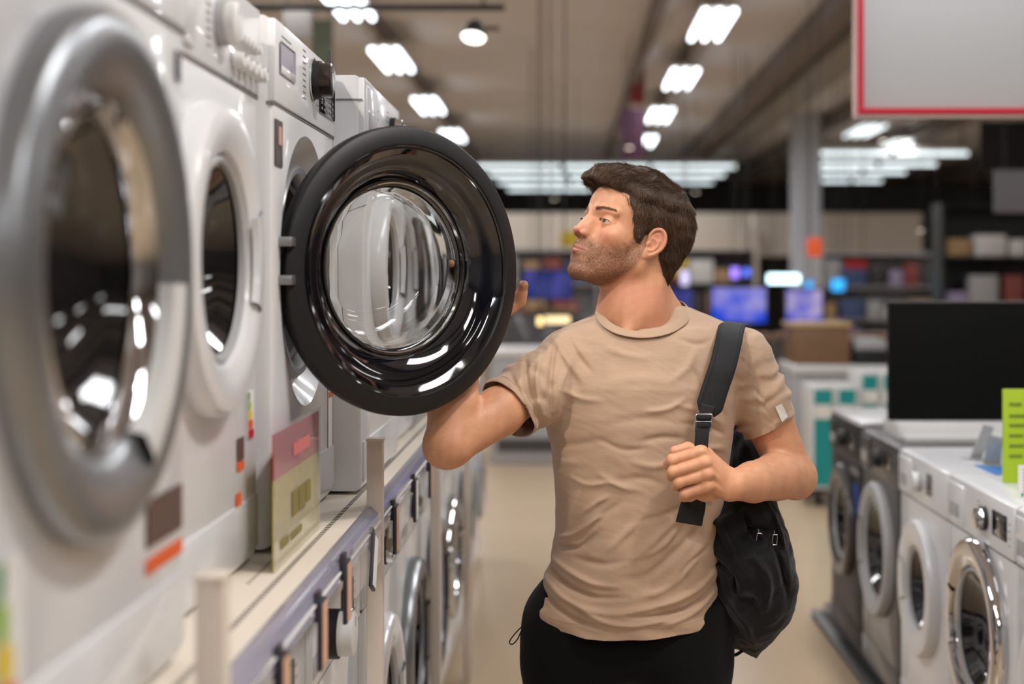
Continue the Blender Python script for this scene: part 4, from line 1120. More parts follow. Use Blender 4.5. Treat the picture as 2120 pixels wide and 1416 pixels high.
m4 = washer('white machine with a hinged raised lid, standing just past the open black door', (-0.415,3.19,UZ), HPI, ft=0.0065, w=0.598, h=0.846, R=0.20, rin=0.13, knobx=0.13, knobm=M_chrome, dispx=(-0.22,-0.12))
boxo('side_seam', (-0.3005,0.060,0.01), (-0.2985,0.064,0.80), M_ink, m4, smooth=False)
boxo('side_seam', (-0.3005,0.0,0.795), (-0.2985,0.07,0.798), M_ink, m4, smooth=False); boxo('side_seam', (-0.3005,0.0,0.598), (-0.2985,0.10,0.601), M_ink, m4, smooth=False)
t = boxo('sign_rod', (-0.492,2.92,UZ+0.8465), (-0.484,2.928,UZ+0.90), M_dark); tag(t, 'thin dark rod standing on top of the machine behind the open door', 'rod')
ups = [(-0.445,3.81,'white'),(-0.44,4.42,'grey'),(-0.445,5.03,'white'),(-0.44,5.64,'white')]
for i, (x, y, k) in enumerate(ups):
    lb_ = ['white washing machine on the upper shelf, fifth from the near end','light grey machine on the upper shelf between two white ones','white washing machine on the upper shelf, second from its far end','white washing machine at the far end of the upper shelf'][i]
    washer(lb_, (x,y,UZ), HPI, ft=0.0065, body=M_white if k == 'white' else M_grey, ring=[M_grey,M_black,M_white,M_black][i], knobx=0.03, group=None)

# ---------------------------------------------------------------- lower row under the shelf
LZ = 0.10
lows = [
 (1.38,'white washing machine under the shelf beneath the silver-ringed one',M_white,M_white,0.20,0.13,M_white2),
 (1.99,'white washing machine under the shelf just past the near post',M_white,M_white,0.20,0.13,M_white2),
 (2.60,'white washing machine under the shelf with a black-ringed white knob',M_white,M_white,0.20,0.13,M_white2),
 (3.24,'white washing machine under the shelf with a thick glossy white door ring',M_white,M_white,0.235,0.150,M_chrome),
 (3.87,'white washing machine under the shelf with a wide grey and silver door',M_white,M_silver,0.240,0.175,M_chrome),
 (4.50,'white washing machine under the shelf with a tall dark glass door',M_white,M_dgrey,0.245,0.19,M_white2),
 (5.12,'white washing machine in the lower row, second from its far end',M_white,M_chrome,0.22,0.15,M_white2),
 (5.74,'white washing machine at the far end of the lower row',M_white,M_dgrey,0.22,0.15,M_white2)]
for i, (y, l_, bd, rg_, R_, ri, km) in enumerate(lows):
    t = washer(l_, (-0.425,y,LZ), HPI, w=0.598, h=0.850, body=bd, ring=rg_, R=R_, rin=ri, dz=0.40, knobx=(-0.10 if i == 2 else 0.0), knobm=None if km is M_white2 else km, dispx=(0.06,0.20))
    if i == 2:
        knob(t, 'programme_knob', -0.10, 0.775, 0.041, 0.048, M_white2, M_black)
# ---------------------------------------------------------------- display shelf with posts, rail and tags
sh = thing('display_shelf', 'cream perforated metal shelf carrying the upper row of washing machines', 'shelf', (-0.75,3.4,0))
def cbox(name, lo, hi, m, parent, bev=0.0, **k):
    off = Vector((0,0,0)); p = parent
    while p is not None: off += p.location; p = p.parent
    return boxo(name, Vector(lo)-off, Vector(hi)-off, m, parent, bev, **k)
cbox('shelf_plate', (-1.06,0.95,1.030), (-0.385,6.35,1.060), M_shelf, sh, 0.003)
b = BM()
for yy in np.arange(1.35, 4.6, 0.017):
    box(b, (-0.426,yy,1.0598), (-0.417,yy+0.008,1.0604))
for yy in np.arange(2.05, 2.35, 0.017):
    box(b, (-0.462,yy,1.0598), (-0.456,yy+0.005,1.0604))
lb('perforation', b, M_hole, sh, smooth=False)['kind'] = 'stuff'
o = boxo('trim_80', (-1.06,0.95,0.0), (-0.47,6.35,0.078), M_dark); o['kind'] = 'structure'; o['label'] = 'dark plinth under the lower row of washing machines'
o = boxo('trim_81', (-1.10,0.95,0.0), (-1.062,6.35,1.95), M_post); o['kind'] = 'structure'; o['label'] = 'cream back panel behind the left washing machines'
PY = [1.486, 2.750, 4.015, 5.280]
for i, y in enumerate(PY):
    pt = thing('shelf_post', ['cream square post nearest, blurred at the bottom left','cream square post below the open black door','cream square post hidden behind the raised elbow','cream square post far along the shelf'][i], 'post', (-0.373,y,0))
    cbox('post_shaft', (-0.3845,y-0.016,0.0), (-0.3545,y+0.016,1.186), M_post, pt, 0.002); cbox('post_cap', (-0.3865,y-0.018,1.186), (-0.3525,y+0.018,1.191), M_shelf, pt, 0.001)
# the front rail between the posts
segs = [(0.95,PY[0]-0.017),(PY[0]+0.017,PY[1]-0.017),(PY[1]+0.017,PY[2]-0.017),(PY[2]+0.017,PY[3]-0.017),(PY[3]+0.017,6.33)]
for i, (a, c) in enumerate(segs):
    b = BM()
    prof = [(-0.384,1.060),(-0.376,1.062),(-0.362,1.048),(-0.356,1.020),(-0.360,1.014),(-0.366,1.018),(-0.372,1.040),(-0.384,1.050)]
    A0 = [b.verts.new((x,a,z)) for x,z in prof]; B0 = [b.verts.new((x,c,z)) for x,z in prof]; n = len(prof)
    for k in range(n): b.faces.new((A0[k], A0[(k+1)%n], B0[(k+1)%n], B0[k]))
    b.faces.new(A0); b.faces.new(B0[::-1])
    lb('price_rail', b, M_rail, sh)
    b = BM(); tube(b, [(-0.3575,a,1.034),(-0.3575,c,1.034)], 0.0022, n=8); lb('rail_highlight', b, M_wpaper, sh)  # white line standing in for the highlight along the clear rail
def tag_holder(y, z1, label, hgt=0.098, wd=0.046, tilt=0.0, m=None, x=-0.350):
    t = thing('price_tag', label, 'price tag', (x, y, z1), HPI, 'price tags hanging from the shelf rail')
    t.rotation_euler = (0, tilt, HPI)
    f = boxo('tag_frame', (-wd/2,-0.003,-hgt), (wd/2,0.004,0.0), M_frame, t, 0.0015)
    boxo('tag_paper', (-wd/2+0.004,-0.0042,-hgt+0.004), (wd/2-0.004,-0.0028,-0.004), m or M_paper, t, smooth=False)
    boxo('clip', (-wd/2+0.006,0.002,-0.03), (wd/2-0.012,0.010,0.012), M_frame, t, 0.001)
    return t
tag_holder(1.76,1.035,'blurred price tag on the rail, nearest to the near post')
tag_holder(2.04,1.040,'price tag with peach paper, next to the yellow and red sign')
tag_holder(2.27,1.050,'price tag with peach paper, under the machine with the open door')
tag_holder(2.60,1.030,'price tag tilted aside in its clear holder before the middle post', tilt=0.42, m=M_wpaper)
tag_holder(2.92,1.035,'price tag just past the middle post')
tag_holder(3.30,1.035,'price tag on the rail, second past the middle post', m=M_wpaper)
tag_holder(3.66,1.035,'price tag on the rail, third past the middle post')
tag_holder(4.35,1.035,'price tag on the rail past the third post')
for (a, c, z0, z1, l_) in ((2.36,2.70,0.965,1.056,'clear acrylic pocket on the rail beside the tilted price tag'),(1.60,1.70,0.94,1.05,'clear acrylic pocket on the rail near the first post'),(2.96,3.18,0.96,1.05,'clear acrylic pocket on the rail past the middle post')):
    t = cbox('clear_pocket', (-0.3545,a,z0), (-0.3525,c,z1), M_clear, sh); t['label'] = l_
ps = thing('promotion_sign', 'red and yellow translucent price sign standing on the shelf below the open door', 'sign', (-0.437,2.31,1.062))
b = BM(); box(b, (-0.0015,-0.19,0.0), (0.0015,0.19,0.135)); obj('yellow_panel', b, M_promoY, ps, smooth=False)
b = BM(); box(b, (-0.0015,-0.19,0.1352), (0.0015,0.19,0.205)); obj('red_panel', b, M_promoR, ps, smooth=False)
b = BM(); box(b, (0.0018,-0.195,0.0), (0.0030,0.20,0.212)); obj('clear_sleeve', b, M_clear, ps, smooth=False)
b = BM()
for k, (y0, y1, z0, z1) in enumerate(((-0.06,-0.01,0.06,0.10),(0.0,0.05,0.06,0.10),(0.06,0.10,0.065,0.10),(-0.15,-0.09,0.025,0.04),(-0.07,0.02,0.025,0.037))): box(b, (0.0031,y0,z0), (0.0036,y1,z1))
obj('blurred_print', b, mat('olive_print', (140,128,70), 0.6), ps, smooth=False)
b = BM(); box(b, (0.0031,-0.05,0.155), (0.0036,0.09,0.175)); obj('blurred_print', b, mat('pale_red_print', (214,120,120), 0.6), ps, smooth=False)

# ---------------------------------------------------------------- right-hand row
RZ = 0.085; RX = 1.105
pl = thing('display_plinth', 'low dark plinth under the row of washing machines across the aisle', 'plinth', (1.40,4.9,0))
cbox('plinth_board', (1.14,2.85,0.0), (1.70,6.30,0.064), M_dgrey, pl, 0.003); cbox('plinth_edge', (1.085,2.85,0.0), (1.139,6.30,0.03), M_dark, pl, 0.003); cbox('edge_strip', (1.080,2.85,0.031), (1.11,6.30,0.036), M_silver, pl)
ra = washer('white washing machine across the aisle with a chrome door ring and black display', (RX,3.80,RZ), -HPI, ring=M_chrome, R=0.245, rin=0.165, dz=0.475, dx=0.0, knobx=0.06, knobm=M_chrome, dispx=(0.125,0.245), handle='left')
rb = washer('white washing machine across the aisle with plain white door ring and small display', (RX,4.41,RZ), -HPI, ring=M_white, R=0.212, rin=0.125, dz=0.455, knobx=-0.02, dispx=(0.06,0.12), handle='left')
rc = washer('graphite washing machine across the aisle with a pale door ring', (RX,5.02,RZ), -HPI, body=M_dgrey, ring=M_grey, R=0.235, rin=0.175, dz=0.46, knobx=0.02, knobm=M_dark, dispx=(0.10,0.20), handle='left')
rd = washer('black fronted washing machine across the aisle with a white top', (RX,5.64,RZ), -HPI, body=M_dark, ring=M_dgrey, R=0.22, rin=0.15, dz=0.46, knobx=0.0, knobm=M_dark, handle='left')
boxo('white_top', (-0.296,0.0,0.8545), (0.296,0.55,0.875), M_white, rd, 0.004)
sticker('front_print', rd, M_ink, 0.10,0.27, 0.66,0.69); sticker('blue_sticker', rd, mat('blue_sticker_print', (40,70,140), 0.6), 0.12,0.27, 0.52,0.63)
re_ = washer('white washing machine half hidden in front of the chrome-ringed one', (RX,3.19,RZ), -HPI, ring=M_white)
boxo('side_seam', (-0.29,-0.001,0.30), (-0.288,0.0,0.60), M_ink, rb)
TZ_ = RZ+0.854
bd = thing('display_board', 'large black display board on a white base behind the white washing machines', 'display board', (1.55,5.05,TZ_))
cbox('white_base', (1.150,4.93,TZ_), (2.10,5.17,TZ_+0.057), M_white2, bd, 0.004); cbox('base_step', (1.16,4.86,TZ_), (1.70,4.929,TZ_+0.02), M_white2, bd, 0.003)
cbox('black_panel', (1.142,5.03,TZ_+0.058), (2.15,5.07,1.415), mat('black_screen_panel', (12,13,10), 0.7, spec=0.15), bd, 0.003)
cbox('top_edge', (1.142,5.028,1.4152), (2.15,5.072,1.419), M_ink, bd)
for i, (x, y, rz, l_) in enumerate(((1.275,4.36,0.5,'grey plastic card holder on the white machine, the taller of two'),(1.262,4.22,-0.3,'grey plastic card holder leaning nearer on the white machine'))):
    t = thing('card_holder', l_, 'card holder', (x,y,TZ_), rz)
    b = BM(); f = [(-0.025,0.03,0.0),(0.025,0.03,0.0),(0.03,-0.02,0.105-0.015*i),(-0.012,-0.02,0.115-0.015*i)]
    v1 = [b.verts.new(p) for p in f]; v2 = [b.verts.new((p[0],p[1]+0.004,p[2])) for p in f]
    b.faces.new(v1); b.faces.new(v2[::-1])
    for k in range(4): b.faces.new((v1[k], v1[(k+1)%4], v2[(k+1)%4], v2[k]))
    obj('card', b, M_grey, t, smooth=False); boxo('holder_foot', (-0.03,0.0,0.0), (0.03,0.06,0.006), M_grey, t)
t = boxo('leaflet', (1.22,4.05,TZ_+0.0005), (1.36,4.26,TZ_+0.003), M_blue); tag(t, 'blue leaflet lying on top of the white machines', 'leaflet')
lg = thing('lime_sign', 'lime green information sign standing on the chrome-ringed washing machine', 'sign', (1.27,3.90,TZ_))
cbox('sign_board', (1.196,3.895,TZ_), (1.40,3.905,1.196), M_lime2, lg, 0.001); 
b = BM()
for k, (x0, x1, z) in enumerate(((1.212,1.246,1.150),(1.212,1.262,1.118),(1.212,1.256,1.092),(1.212,1.250,1.064),(1.212,1.254,1.036),(1.212,1.248,1.008),(1.27,1.36,1.15),(1.27,1.34,1.118),(1.27,1.37,1.092))): box(b, (x0,3.8935,z), (x1,3.8948,z+0.009))
lb('blurred_text', b, mat('olive_text', (112,136,40), 0.6), lg, smooth=False)
wc = thing('information_card', 'white information card leaning on top of the chrome-ringed washing machine', 'card', (1.22,3.62,TZ_))
cbox('card_sheet', (1.150,3.62,TZ_), (1.30,3.624,TZ_+0.085), M_wpaper, wc)
b = BM()
for k in range(7): box(b, (1.162,3.6188,TZ_+0.072-0.009*k), (1.20+0.01*(k%3),3.6195,TZ_+0.075-0.009*k))
lb('small_text', b, M_ink, wc, smooth=False)
cbox('green_mark', (1.157,3.6185,TZ_+0.006), (1.163,3.6195,TZ_+0.014), M_green, wc)

# ---------------------------------------------------------------- hanging sign
hs = thing('hanging_sign', 'white hanging sign board with a red border, above the right side of the aisle', 'sign', (1.75,5.3,2.104))
cbox('board', (1.09,5.30,2.104), (2.35,5.33,2.95), mat('sign_white', (206,208,210), 0.5), hs, 0.002)
fr_ = [((1.085,5.288,2.112),(2.35,5.2995,2.132)),((1.085,5.288,2.930),(2.35,5.2995,2.955)),((1.085,5.288,2.1325),(1.104,5.2995,2.9295)),((2.335,5.288,2.1325),(2.355,5.2995,2.9295))]
for lo_s, hi_s in fr_: cbox('red_border', lo_s, hi_s, mat('sign_red', (214,24,56), 0.5), hs)
cbox('clear_edge', (1.075,5.285,2.098), (2.36,5.335,2.1035), mat('pale_edge', (206,186,176), 0.3), hs)
cbox('clear_edge', (1.072,5.285,2.104), (1.0835,5.335,2.95), mat('pale_edge2', (206,150,146), 0.3), hs)
for x in (1.3, 2.2):
    b = BM(); tube(b, [(x,5.315,2.95),(x,5.315,4.2)], 0.003, n=6); lb('hanging_wire', b, M_dark, hs)

# ---------------------------------------------------------------- room
def struct(name, lo, hi, m, bev=0):
    o = boxo(name, lo, hi, m, None, bev, smooth=False); o['kind'] = 'structure'; return o
M_floor = mat('beige_vinyl_floor', (196,172,142), 0.22, vary=0.10, vscale=1.3, spec=0.4)
M_ceil = mat('ceiling_panels', (214,212,216), 0.8, vary=0.10, vscale=0.6)
M_wall = mat('shop_wall', (120,112,104), 0.8, vary=0.12, vscale=0.6)
CZ = 4.25
struct('floor', (-9,-7,-0.1), (16,44,0.0), M_floor)
struct('ceiling', (-9,-7,CZ), (16,44,CZ+0.1), M_ceil)
struct('wall_back', (-9,43.5,0), (16,44,CZ), M_wall); struct('wall_front', (-9,-7,0), (16,-6.8,CZ), mat('entrance_wall', (150,146,142), 0.7))
struct('wall_left', (-9,-6.79,0), (-8.8,43.49,CZ), M_wall); struct('wall_right', (15.8,-6.79,0), (16,43.49,CZ), M_wall)
M_beam = mat('ceiling_beam_brown', (124,114,108), 0.7); M_duct = mat('grey_duct', (150,146,140), 0.5)
bi = 0
for x, w_, z_, m_ in ((0.9,0.10,4.08,M_beam),(2.65,0.22,4.0,M_beam),(3.25,0.5,4.05,M_duct),(4.4,0.15,4.0,M_beam),(-2.0,0.05,4.1,M_beam),(-4.4,0.3,4.0,M_beam),(1.42,0.05,4.1,M_beam),(6.4,0.25,4.0,M_beam),(9.5,0.3,3.95,M_beam)):
    bi += 1; struct('trim_%d' % bi, (x-w_/2,-6.7,z_), (x+w_/2,43,CZ-0.001), m_)
for y in (34,):
    bi += 1; struct('trim_%d' % bi, (-8.7,y,4.16), (15.7,y+0.12,CZ-0.002), M_beam)
# ceiling lights: housing and three tubes each; the lamp that goes with it hangs just below
LM = bpy.data.lights
def fixture(label, x, y, z=3.93, ln=1.5, wd=0.27, m=M_lamp, group='rows of ceiling lights', power=0, along='y', n=3):
    t = thing('ceiling_light', label, 'ceiling light', (x,y,z), 0 if along == 'y' else HPI, group)
    b = BM(); box(b, (-wd/2-0.03,-ln/2-0.03,0.03), (wd/2+0.03,ln/2+0.03,0.09), 0.006)
    for sy in (-1,1): box(b, (-0.01,sy*ln*0.4-0.01,0.09), (0.01,sy*ln*0.4+0.01,CZ-z-0.001))
    obj('housing', b, M_white2, t)
    for k in range(n):
        xx = (k-(n-1)/2)*wd/max(n-1,1)
        b = BM(); tube(b, [(xx,-ln/2,0.0),(xx,ln/2,0.0)], 0.024, n=10); obj('tube', b, m, t)
    if power:
        l = LM.new('lamp', 'AREA'); l.shape = 'RECTANGLE'; l.size = 0.42; l.size_y = 1.9; l.energy = power; l.color = (0.985,0.985,1.0)
        lo_ = bpy.data.objects.new('lamp', l); C.objects.link(lo_); lo_.parent = t; lo_.location = (0,0,-0.05); lo_['kind'] = 'helper'
    return t
PW = 62
LROW = [(12.55,'ceiling light in the left row, nearest one, cut by the top edge'),(15.9,'ceiling light in the left row, next to the spotlight'),(20.1,'ceiling light in the left row, third from the top edge'),(24.4,'ceiling light in the left row, farthest, just above the black door')]
for y, l_ in LROW: fixture(l_, -1.95, y, power=PW)
RROW = [(13.7,'ceiling light in the right row, nearest, high above the man'),(17.4,'ceiling light in the right row, second one back'),(21.3,'ceiling light in the right row, third one back'),(25.3,'ceiling light in the right row, farthest, just above the hair')]
for y, l_ in RROW: fixture(l_, 1.40, y, power=PW)
for y in (-4.5,-1.2,2.1,5.4,8.9):
    for x in (-1.95,1.40): fixture('ceiling light out of the picture, over the near end of the aisle', x, y, power=PW, group='ceiling lights over the near aisle')
for y in (-2,4,10,18,26):
    for x in (6.0,11.0,-5.8): fixture('ceiling light of the outer rows', x, y, power=PW*0.9, group='ceiling lights of the outer rows', n=2, m=M_lampf)
# far cross lights
for i, (px0, px1, py, Y) in enumerate(((985,1528,345,29.5),(1010,1505,362,32.0),(1030,1480,378,34.5),(1050,1400,392,37.0),(1690,2010,318,25.5),(1695,1945,340,28.5),(1695,1880,356,31),(1700,1830,374,34))):
    x0, x1 = at(px0,py,Y)[0], at(px1,py,Y)[0]; z = at(px0,py,Y)[2]
    nm = ['first','second','third','fourth'][i % 4]; sd = 'behind the head of the man' if i < 4 else 'beside the grey pillar'
    t = thing('strip_light', 'long ceiling strip light running crosswise %s, %s from the top' % (sd, nm), 'strip light', ((x0+x1)/2,Y,z), 0, 'crosswise strip lights')
    L_ = x1-x0; k = max(2, int(L_/1.6))
    for j in range(k):
        a = -L_/2+j*L_/k; b = BM(); tube(b, [(a+0.03,0,0),(a+L_/k-0.06,0,0)], 0.036, n=10); obj('tube', b, M_lampf, t)
    boxo('housing', (-L_/2,-0.08,0.065), (L_/2,0.08,0.12), M_white2, t)
    for sx in (-0.45,0.45): boxo('hanger', (L_*sx-0.01,-0.01,0.12), (L_*sx+0.01,0.01,CZ-z-0.001), M_dark, t)
for px, py, Y, l_ in ((1790,272,22,'slanting ceiling light left of the sign edge, by the black lamp'),(2085,275,22,'single ceiling light under the red border of the sign')):
    p = at(px,py,Y); fixture(l_, p[0], Y, z=p[2], ln=1.6, wd=0.3, m=M_lampf, group=None)
# black track with spotlight
tr = thing('lighting_track', 'black ceiling track reaching across above the washing machines', 'lighting track', tuple(at(800,18,8.0)))
a = at(430,14,8.0); c = at(1045,18,8.0)
cbox('track_bar', (a[0],7.98,a[2]-0.02), (c[0],8.02,a[2]+0.012), M_dark, tr, 0.003)
for x in (a[0]+0.2,c[0]-0.12): cbox('hanger', (x-0.006,7.994,a[2]+0.012), (x+0.006,8.006,CZ), M_dark, tr)
def spotlight(label, px, py, Y, r, rod=0.0, parentz=None, mm=None):
    p = at(px,py,Y); t = thing('spotlight', label, 'spotlight', tuple(p))
    b = BM(); lathe(b, [(r,0.0),(r*1.04,0.01),(r*0.95,r*0.7),(r*0.6,r*1.3),(r*0.35,r*1.5),(0,r*1.5)], 32, axis='z'); obj('lamp_housing', b, M_dark, t)
    b = BM(); lathe(b, [(0,-0.004),(r*0.9,-0.003),(r*0.97,0.006)], 32, axis='z'); obj('lamp_face', b, mm or M_spot, t)
    b = BM(); tube(b, [(0,0,r*1.4),(0,0,rod)], r*0.12, n=8); obj('stem', b, M_dark, t)
    t.rotation_euler = (-0.35,0.10,0) if rod < 0.4 else (0,0,0)
    return t
spotlight('black spotlight with a lit face hanging from the ceiling track', 980, 78, 8.0, 0.068, rod=0.115)
sp_ = cbox('adapter', tuple(at(985,62,8.02)+np.array([0,0,0])), tuple(at(1035,56,8.04)), M_dark, tr)

# ---------------------------------------------------------------- far parts of the shop
def far_box(name, label, cat, px0, py0, px1, py1, Y, dep, m, group=None, floor_=False, bev=0.01):
    p0 = at(px0,py0,Y); p1 = at(px1,py1,Y); z0 = 0.001 if floor_ else p1[2]
    t = thing(name, label, cat, ((p0[0]+p1[0])/2,Y+dep/2,z0), 0, group)
    return t, (p0[0],Y,z0,p1[0],Y+dep,p0[2])
t_ = [0]
def struct_px(px0, py0, px1, py1, Y, dep, m, kind='trim'):
    global bi; bi += 1
    p0 = at(px0,py0,Y); p1 = at(px1,py1,Y)
    return struct('trim_%d' % bi, (p0[0],Y,p1[2]), (p1[0],Y+dep,min(p0[2],CZ-0.003)), m)
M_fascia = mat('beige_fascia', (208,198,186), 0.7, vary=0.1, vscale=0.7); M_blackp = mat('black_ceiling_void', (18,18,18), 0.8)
pil = struct('trim_90', (at(1645,0,23.5)[0],23.5,0), (at(1700,0,23.5)[0],23.95,CZ-0.004), mat('grey_pillar', (206,210,220), 0.6)); pil['label'] = 'grey square pillar'
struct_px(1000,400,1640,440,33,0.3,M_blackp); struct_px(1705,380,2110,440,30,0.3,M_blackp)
struct_px(1000,441,1560,530,26,0.4,M_fascia); struct_px(1561,441,1910,530,25,0.4,M_fascia)
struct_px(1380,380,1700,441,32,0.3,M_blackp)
struct_px(1530,470,1570,640,24.5,0.3,M_fascia)
# hanging dark and grey panels at the right
def panel(label, px0, py0, px1, py1, Y, m, cat='hanging board', name='hanging_board'):
    p0 = at(px0,py0,Y); p1 = at(px1,py1,Y); t = thing(name, label, cat, ((p0[0]+p1[0])/2,Y,p1[2]))
    cbox('panel_sheet', (p0[0],Y,p1[2]), (p1[0],Y+0.04,p0[2]), m, t, 0.004)
    for x in (p0[0]*0.85+p1[0]*0.15, p0[0]*0.15+p1[0]*0.85): cbox('hanging_wire', (x-0.004,Y+0.016,p0[2]), (x+0.004,Y+0.024,CZ), M_dark, t)
    return t
panel('grey hanging panel at the right edge below the sign', 2060,352,2200,440, 12, mat('grey_hanging_sheet', (112,112,116), 0.6))
panel('black hanging cloth panel in the dark corner at right', 2030,250,2130,352, 14, M_blackp)
panel('slanting pale panel hanging high beyond the machines at left', 585,22,645,80, 9.5, mat('dim_grey_sheet', (120,114,110), 0.6))
panel('green and dark banner hanging past the top of the machines', 645,40,688,150, 11, mat('green_dark_banner', (84,90,70), 0.7, vary=0.6, vscale=6))
panel('red hanging banner above the head of the man', 1305,140,1335,215, 19, mat('red_banner', (150,60,60), 0.7)); panel('purple hanging banner beneath the red one', 1285,225,1335,330, 17, mat('purple_banner', (96,62,86), 0.7, vary=0.4, vscale=3))
panel('yellow hanging card behind the chin of the man', 1160,478,1200,512, 20, mat('yellow_card', (206,176,50), 0.6)); panel('yellow hanging card behind the nape of the man', 1385,535,1425,572, 18, mat('yellow_card2', (206,176,50), 0.6))
panel('orange sign hanging beside the grey pillar', 1672,492,1702,532, 13, mat('orange_sign', (232,104,66), 0.6, emit=(232,90,50), estr=0.5))
panel('red small sign hanging over the far counters', 1750,538,1795,556, 18.6, mat('red_sign', (176,40,44), 0.6))
M_scrB = mat('blue_screen', (20,60,200), 0.2, emit=(30,96,240), estr=1.6, vary=0.0)
def noisy_screen(name, c1, c2, sc, st):
    m = mat(name, c1, 0.2); nt = m.node_tree; b = nt.nodes['Principled BSDF']
    tc = nt.nodes.new('ShaderNodeTexCoord'); n = nt.nodes.new('ShaderNodeTexNoise'); n.inputs['Scale'].default_value = sc
    cr = nt.nodes.new('ShaderNodeValToRGB'); cr.color_ramp.elements[0].position = 0.42; cr.color_ramp.elements[0].color = lin(c1); cr.color_ramp.elements[1].position = 0.58; cr.color_ramp.elements[1].color = lin(c2)
    nt.links.new(tc.outputs['Object'], n.inputs['Vector']); nt.links.new(n.outputs[0], cr.inputs[0]); nt.links.new(cr.outputs[0], b.inputs['Emission Color']); b.inputs['Emission Strength'].default_value = st
    b.inputs['Base Color'].default_value = (0.01,0.01,0.01,1)
    return m
S1 = noisy_screen('screen_blue_lilac', (16,80,245), (176,168,245), 2.4, 1.0); S2 = noisy_screen('screen_violet', (60,80,240), (214,196,240), 3.0, 0.9); S3 = noisy_screen('screen_deep_blue', (16,60,150), (90,90,190), 4, 0.7)
def television(label, px0, py0, px1, py1, Y, m, stand=True):
    p0 = at(px0,py0,Y); p1 = at(px1,py1,Y); t = thing('television', label, 'television', ((p0[0]+p1[0])/2,Y,p1[2]-0.10), 0, None)
    cbox('casing', (p0[0]-0.015,Y+0.001,p1[2]-0.015), (p1[0]+0.015,Y+0.05,p0[2]+0.015), M_black, t, 0.003)
    cbox('screen', (p0[0],Y-0.003,p1[2]), (p1[0],Y,p0[2]), m, t)
    cbox('stand', ((p0[0]+p1[0])/2-0.1,Y-0.06,p1[2]-0.10), ((p0[0]+p1[0])/2+0.1,Y+0.10,p1[2]-0.09), M_black, t)
    cbox('stand_neck', ((p0[0]+p1[0])/2-0.02,Y+0.01,p1[2]-0.09), ((p0[0]+p1[0])/2+0.02,Y+0.03,p1[2]-0.014), M_black, t)
    return p1[2]-0.10
def counter(label, x0, x1, y, ztop, dep=0.6, m=None, cat='counter', name='counter', shelves=True):
    t = thing(name, label, cat, ((x0+x1)/2,y+dep/2,0))
    cbox('top', (x0,y,ztop-0.04), (x1,y+dep,ztop), M_wood, t, 0.004)
    cbox('body', (x0+0.02,y+0.03,0.0), (x1-0.02,y+dep-0.02,ztop-0.04), m or M_dgrey, t, 0.004)
    return t
z = television('television with a blue and lilac picture behind the backpack shoulder', 1474,596,1586,668, 12, S1)
x0, x1 = at(1440,0,12)[0], at(1605,0,12)[0]; counter('wood-topped counter carrying the television behind the shoulder', x0, x1, 11.75, z)
z = television('television with a violet picture left of the dark board', 1628,600,1702,668, 13, S2)
x0, x1 = at(1615,0,13)[0], at(1850,0,13)[0]; counter('wood-topped counter to the left of the dark display board', x0, x1, 12.75, z)
z = television('television with a deep blue picture seen between door and chin', 1085,560,1182,618, 15, S3)
x0, x1 = at(1010,0,15)[0], at(1200,0,15)[0]; counter('counter carrying the deep blue television between door and man', x0, x1, 14.75, z)
z = television('small television with blue picture just behind the neck', 1380,600,1432,650, 12.4, S3)
x0, x1 = at(1360,0,12.4)[0], at(1412,0,12.4)[0]; counter('narrow counter behind the neck of the man', x0, x1, 12.2, z)
# lit signs and lamps as blurred spots of light
def lightbox(label, px0, py0, px1, py1, Y, col, st, cat='lit sign', name='lit_sign'):
    p0 = at(px0,py0,Y); p1 = at(px1,py1,Y); t = thing(name, label, cat, ((p0[0]+p1[0])/2,Y,p1[2]))
    cbox('face', (p0[0],Y,p1[2]), (p1[0],Y+0.02,p0[2]), mat('lit_face', col, 0.5, emit=col, estr=st), t)
    cbox('back', (p0[0]-0.01,Y+0.021,p1[2]-0.01), (p1[0]+0.01,Y+0.08,p0[2]+0.01), M_dark, t)
    for x in (p0[0]*0.8+p1[0]*0.2, p0[0]*0.2+p1[0]*0.8): cbox('hanging_wire', (x-0.004,Y+0.04,p0[2]), (x+0.004,Y+0.05,CZ), M_dark, t)
lightbox('bright white and cyan lit sign over the televisions', 1590,568,1655,586, 18, (205,246,255), 5.5)
lightbox('small cyan lit sign right of the bright one', 1722,578,1748,602, 18, (50,170,250), 1.8); lightbox('cyan lit sign low beside the pillar', 1668,582,1682,602, 18.2, (50,170,250), 1.6)
lightbox('violet lit sign behind the televisions', 1514,554,1530,576, 17, (150,120,250), 2.2); lightbox('blue lit sign beside the violet one', 1540,556,1552,572, 17.2, (90,120,255), 2.0)
lightbox('blue round lit sign between the door and the man', 1094,580,1108,594, 17, (20,110,220), 1.8)
lightbox('warm white lit strip below the blue television', 1128,654,1180,670, 9.5, (255,232,180), 1.3); lightbox('warm lamp at the left end of the lit strip', 1112,656,1124,674, 9.4, (255,220,150), 2.2)
lightbox('pale lilac lit sign behind the neck', 1410,560,1425,590, 16, (200,196,240), 1.5)
for i, (px, py, l_, cc) in enumerate(((1303,306,'small round ceiling spotlight left of the last right-row light',3),(1828,292,'black pendant spotlight below the sign',4),(1906,477,'small warm spotlight over the far counters, left of a pair',3),(1939,474,'small warm spotlight over the far counters, right of a pair',4),(2015,462,'small warm spotlight near the dark corner',3),(1148,412,'round pale spotlight on the black band behind the door',2),(1440,398,'round pale spotlight behind the hair of the man',2),(1989,560,'small orange spotlight above the dark board',3))):
    Y = 16+i*0.7; spotlight(l_, px, py, Y, 0.035, rod=CZ-at(px,py,Y)[2], mm=mat('spot_face', (255,250,240), 0.5, emit=((255,240,220) if i not in (7,) else (255,170,90)), estr=cc*2.0))
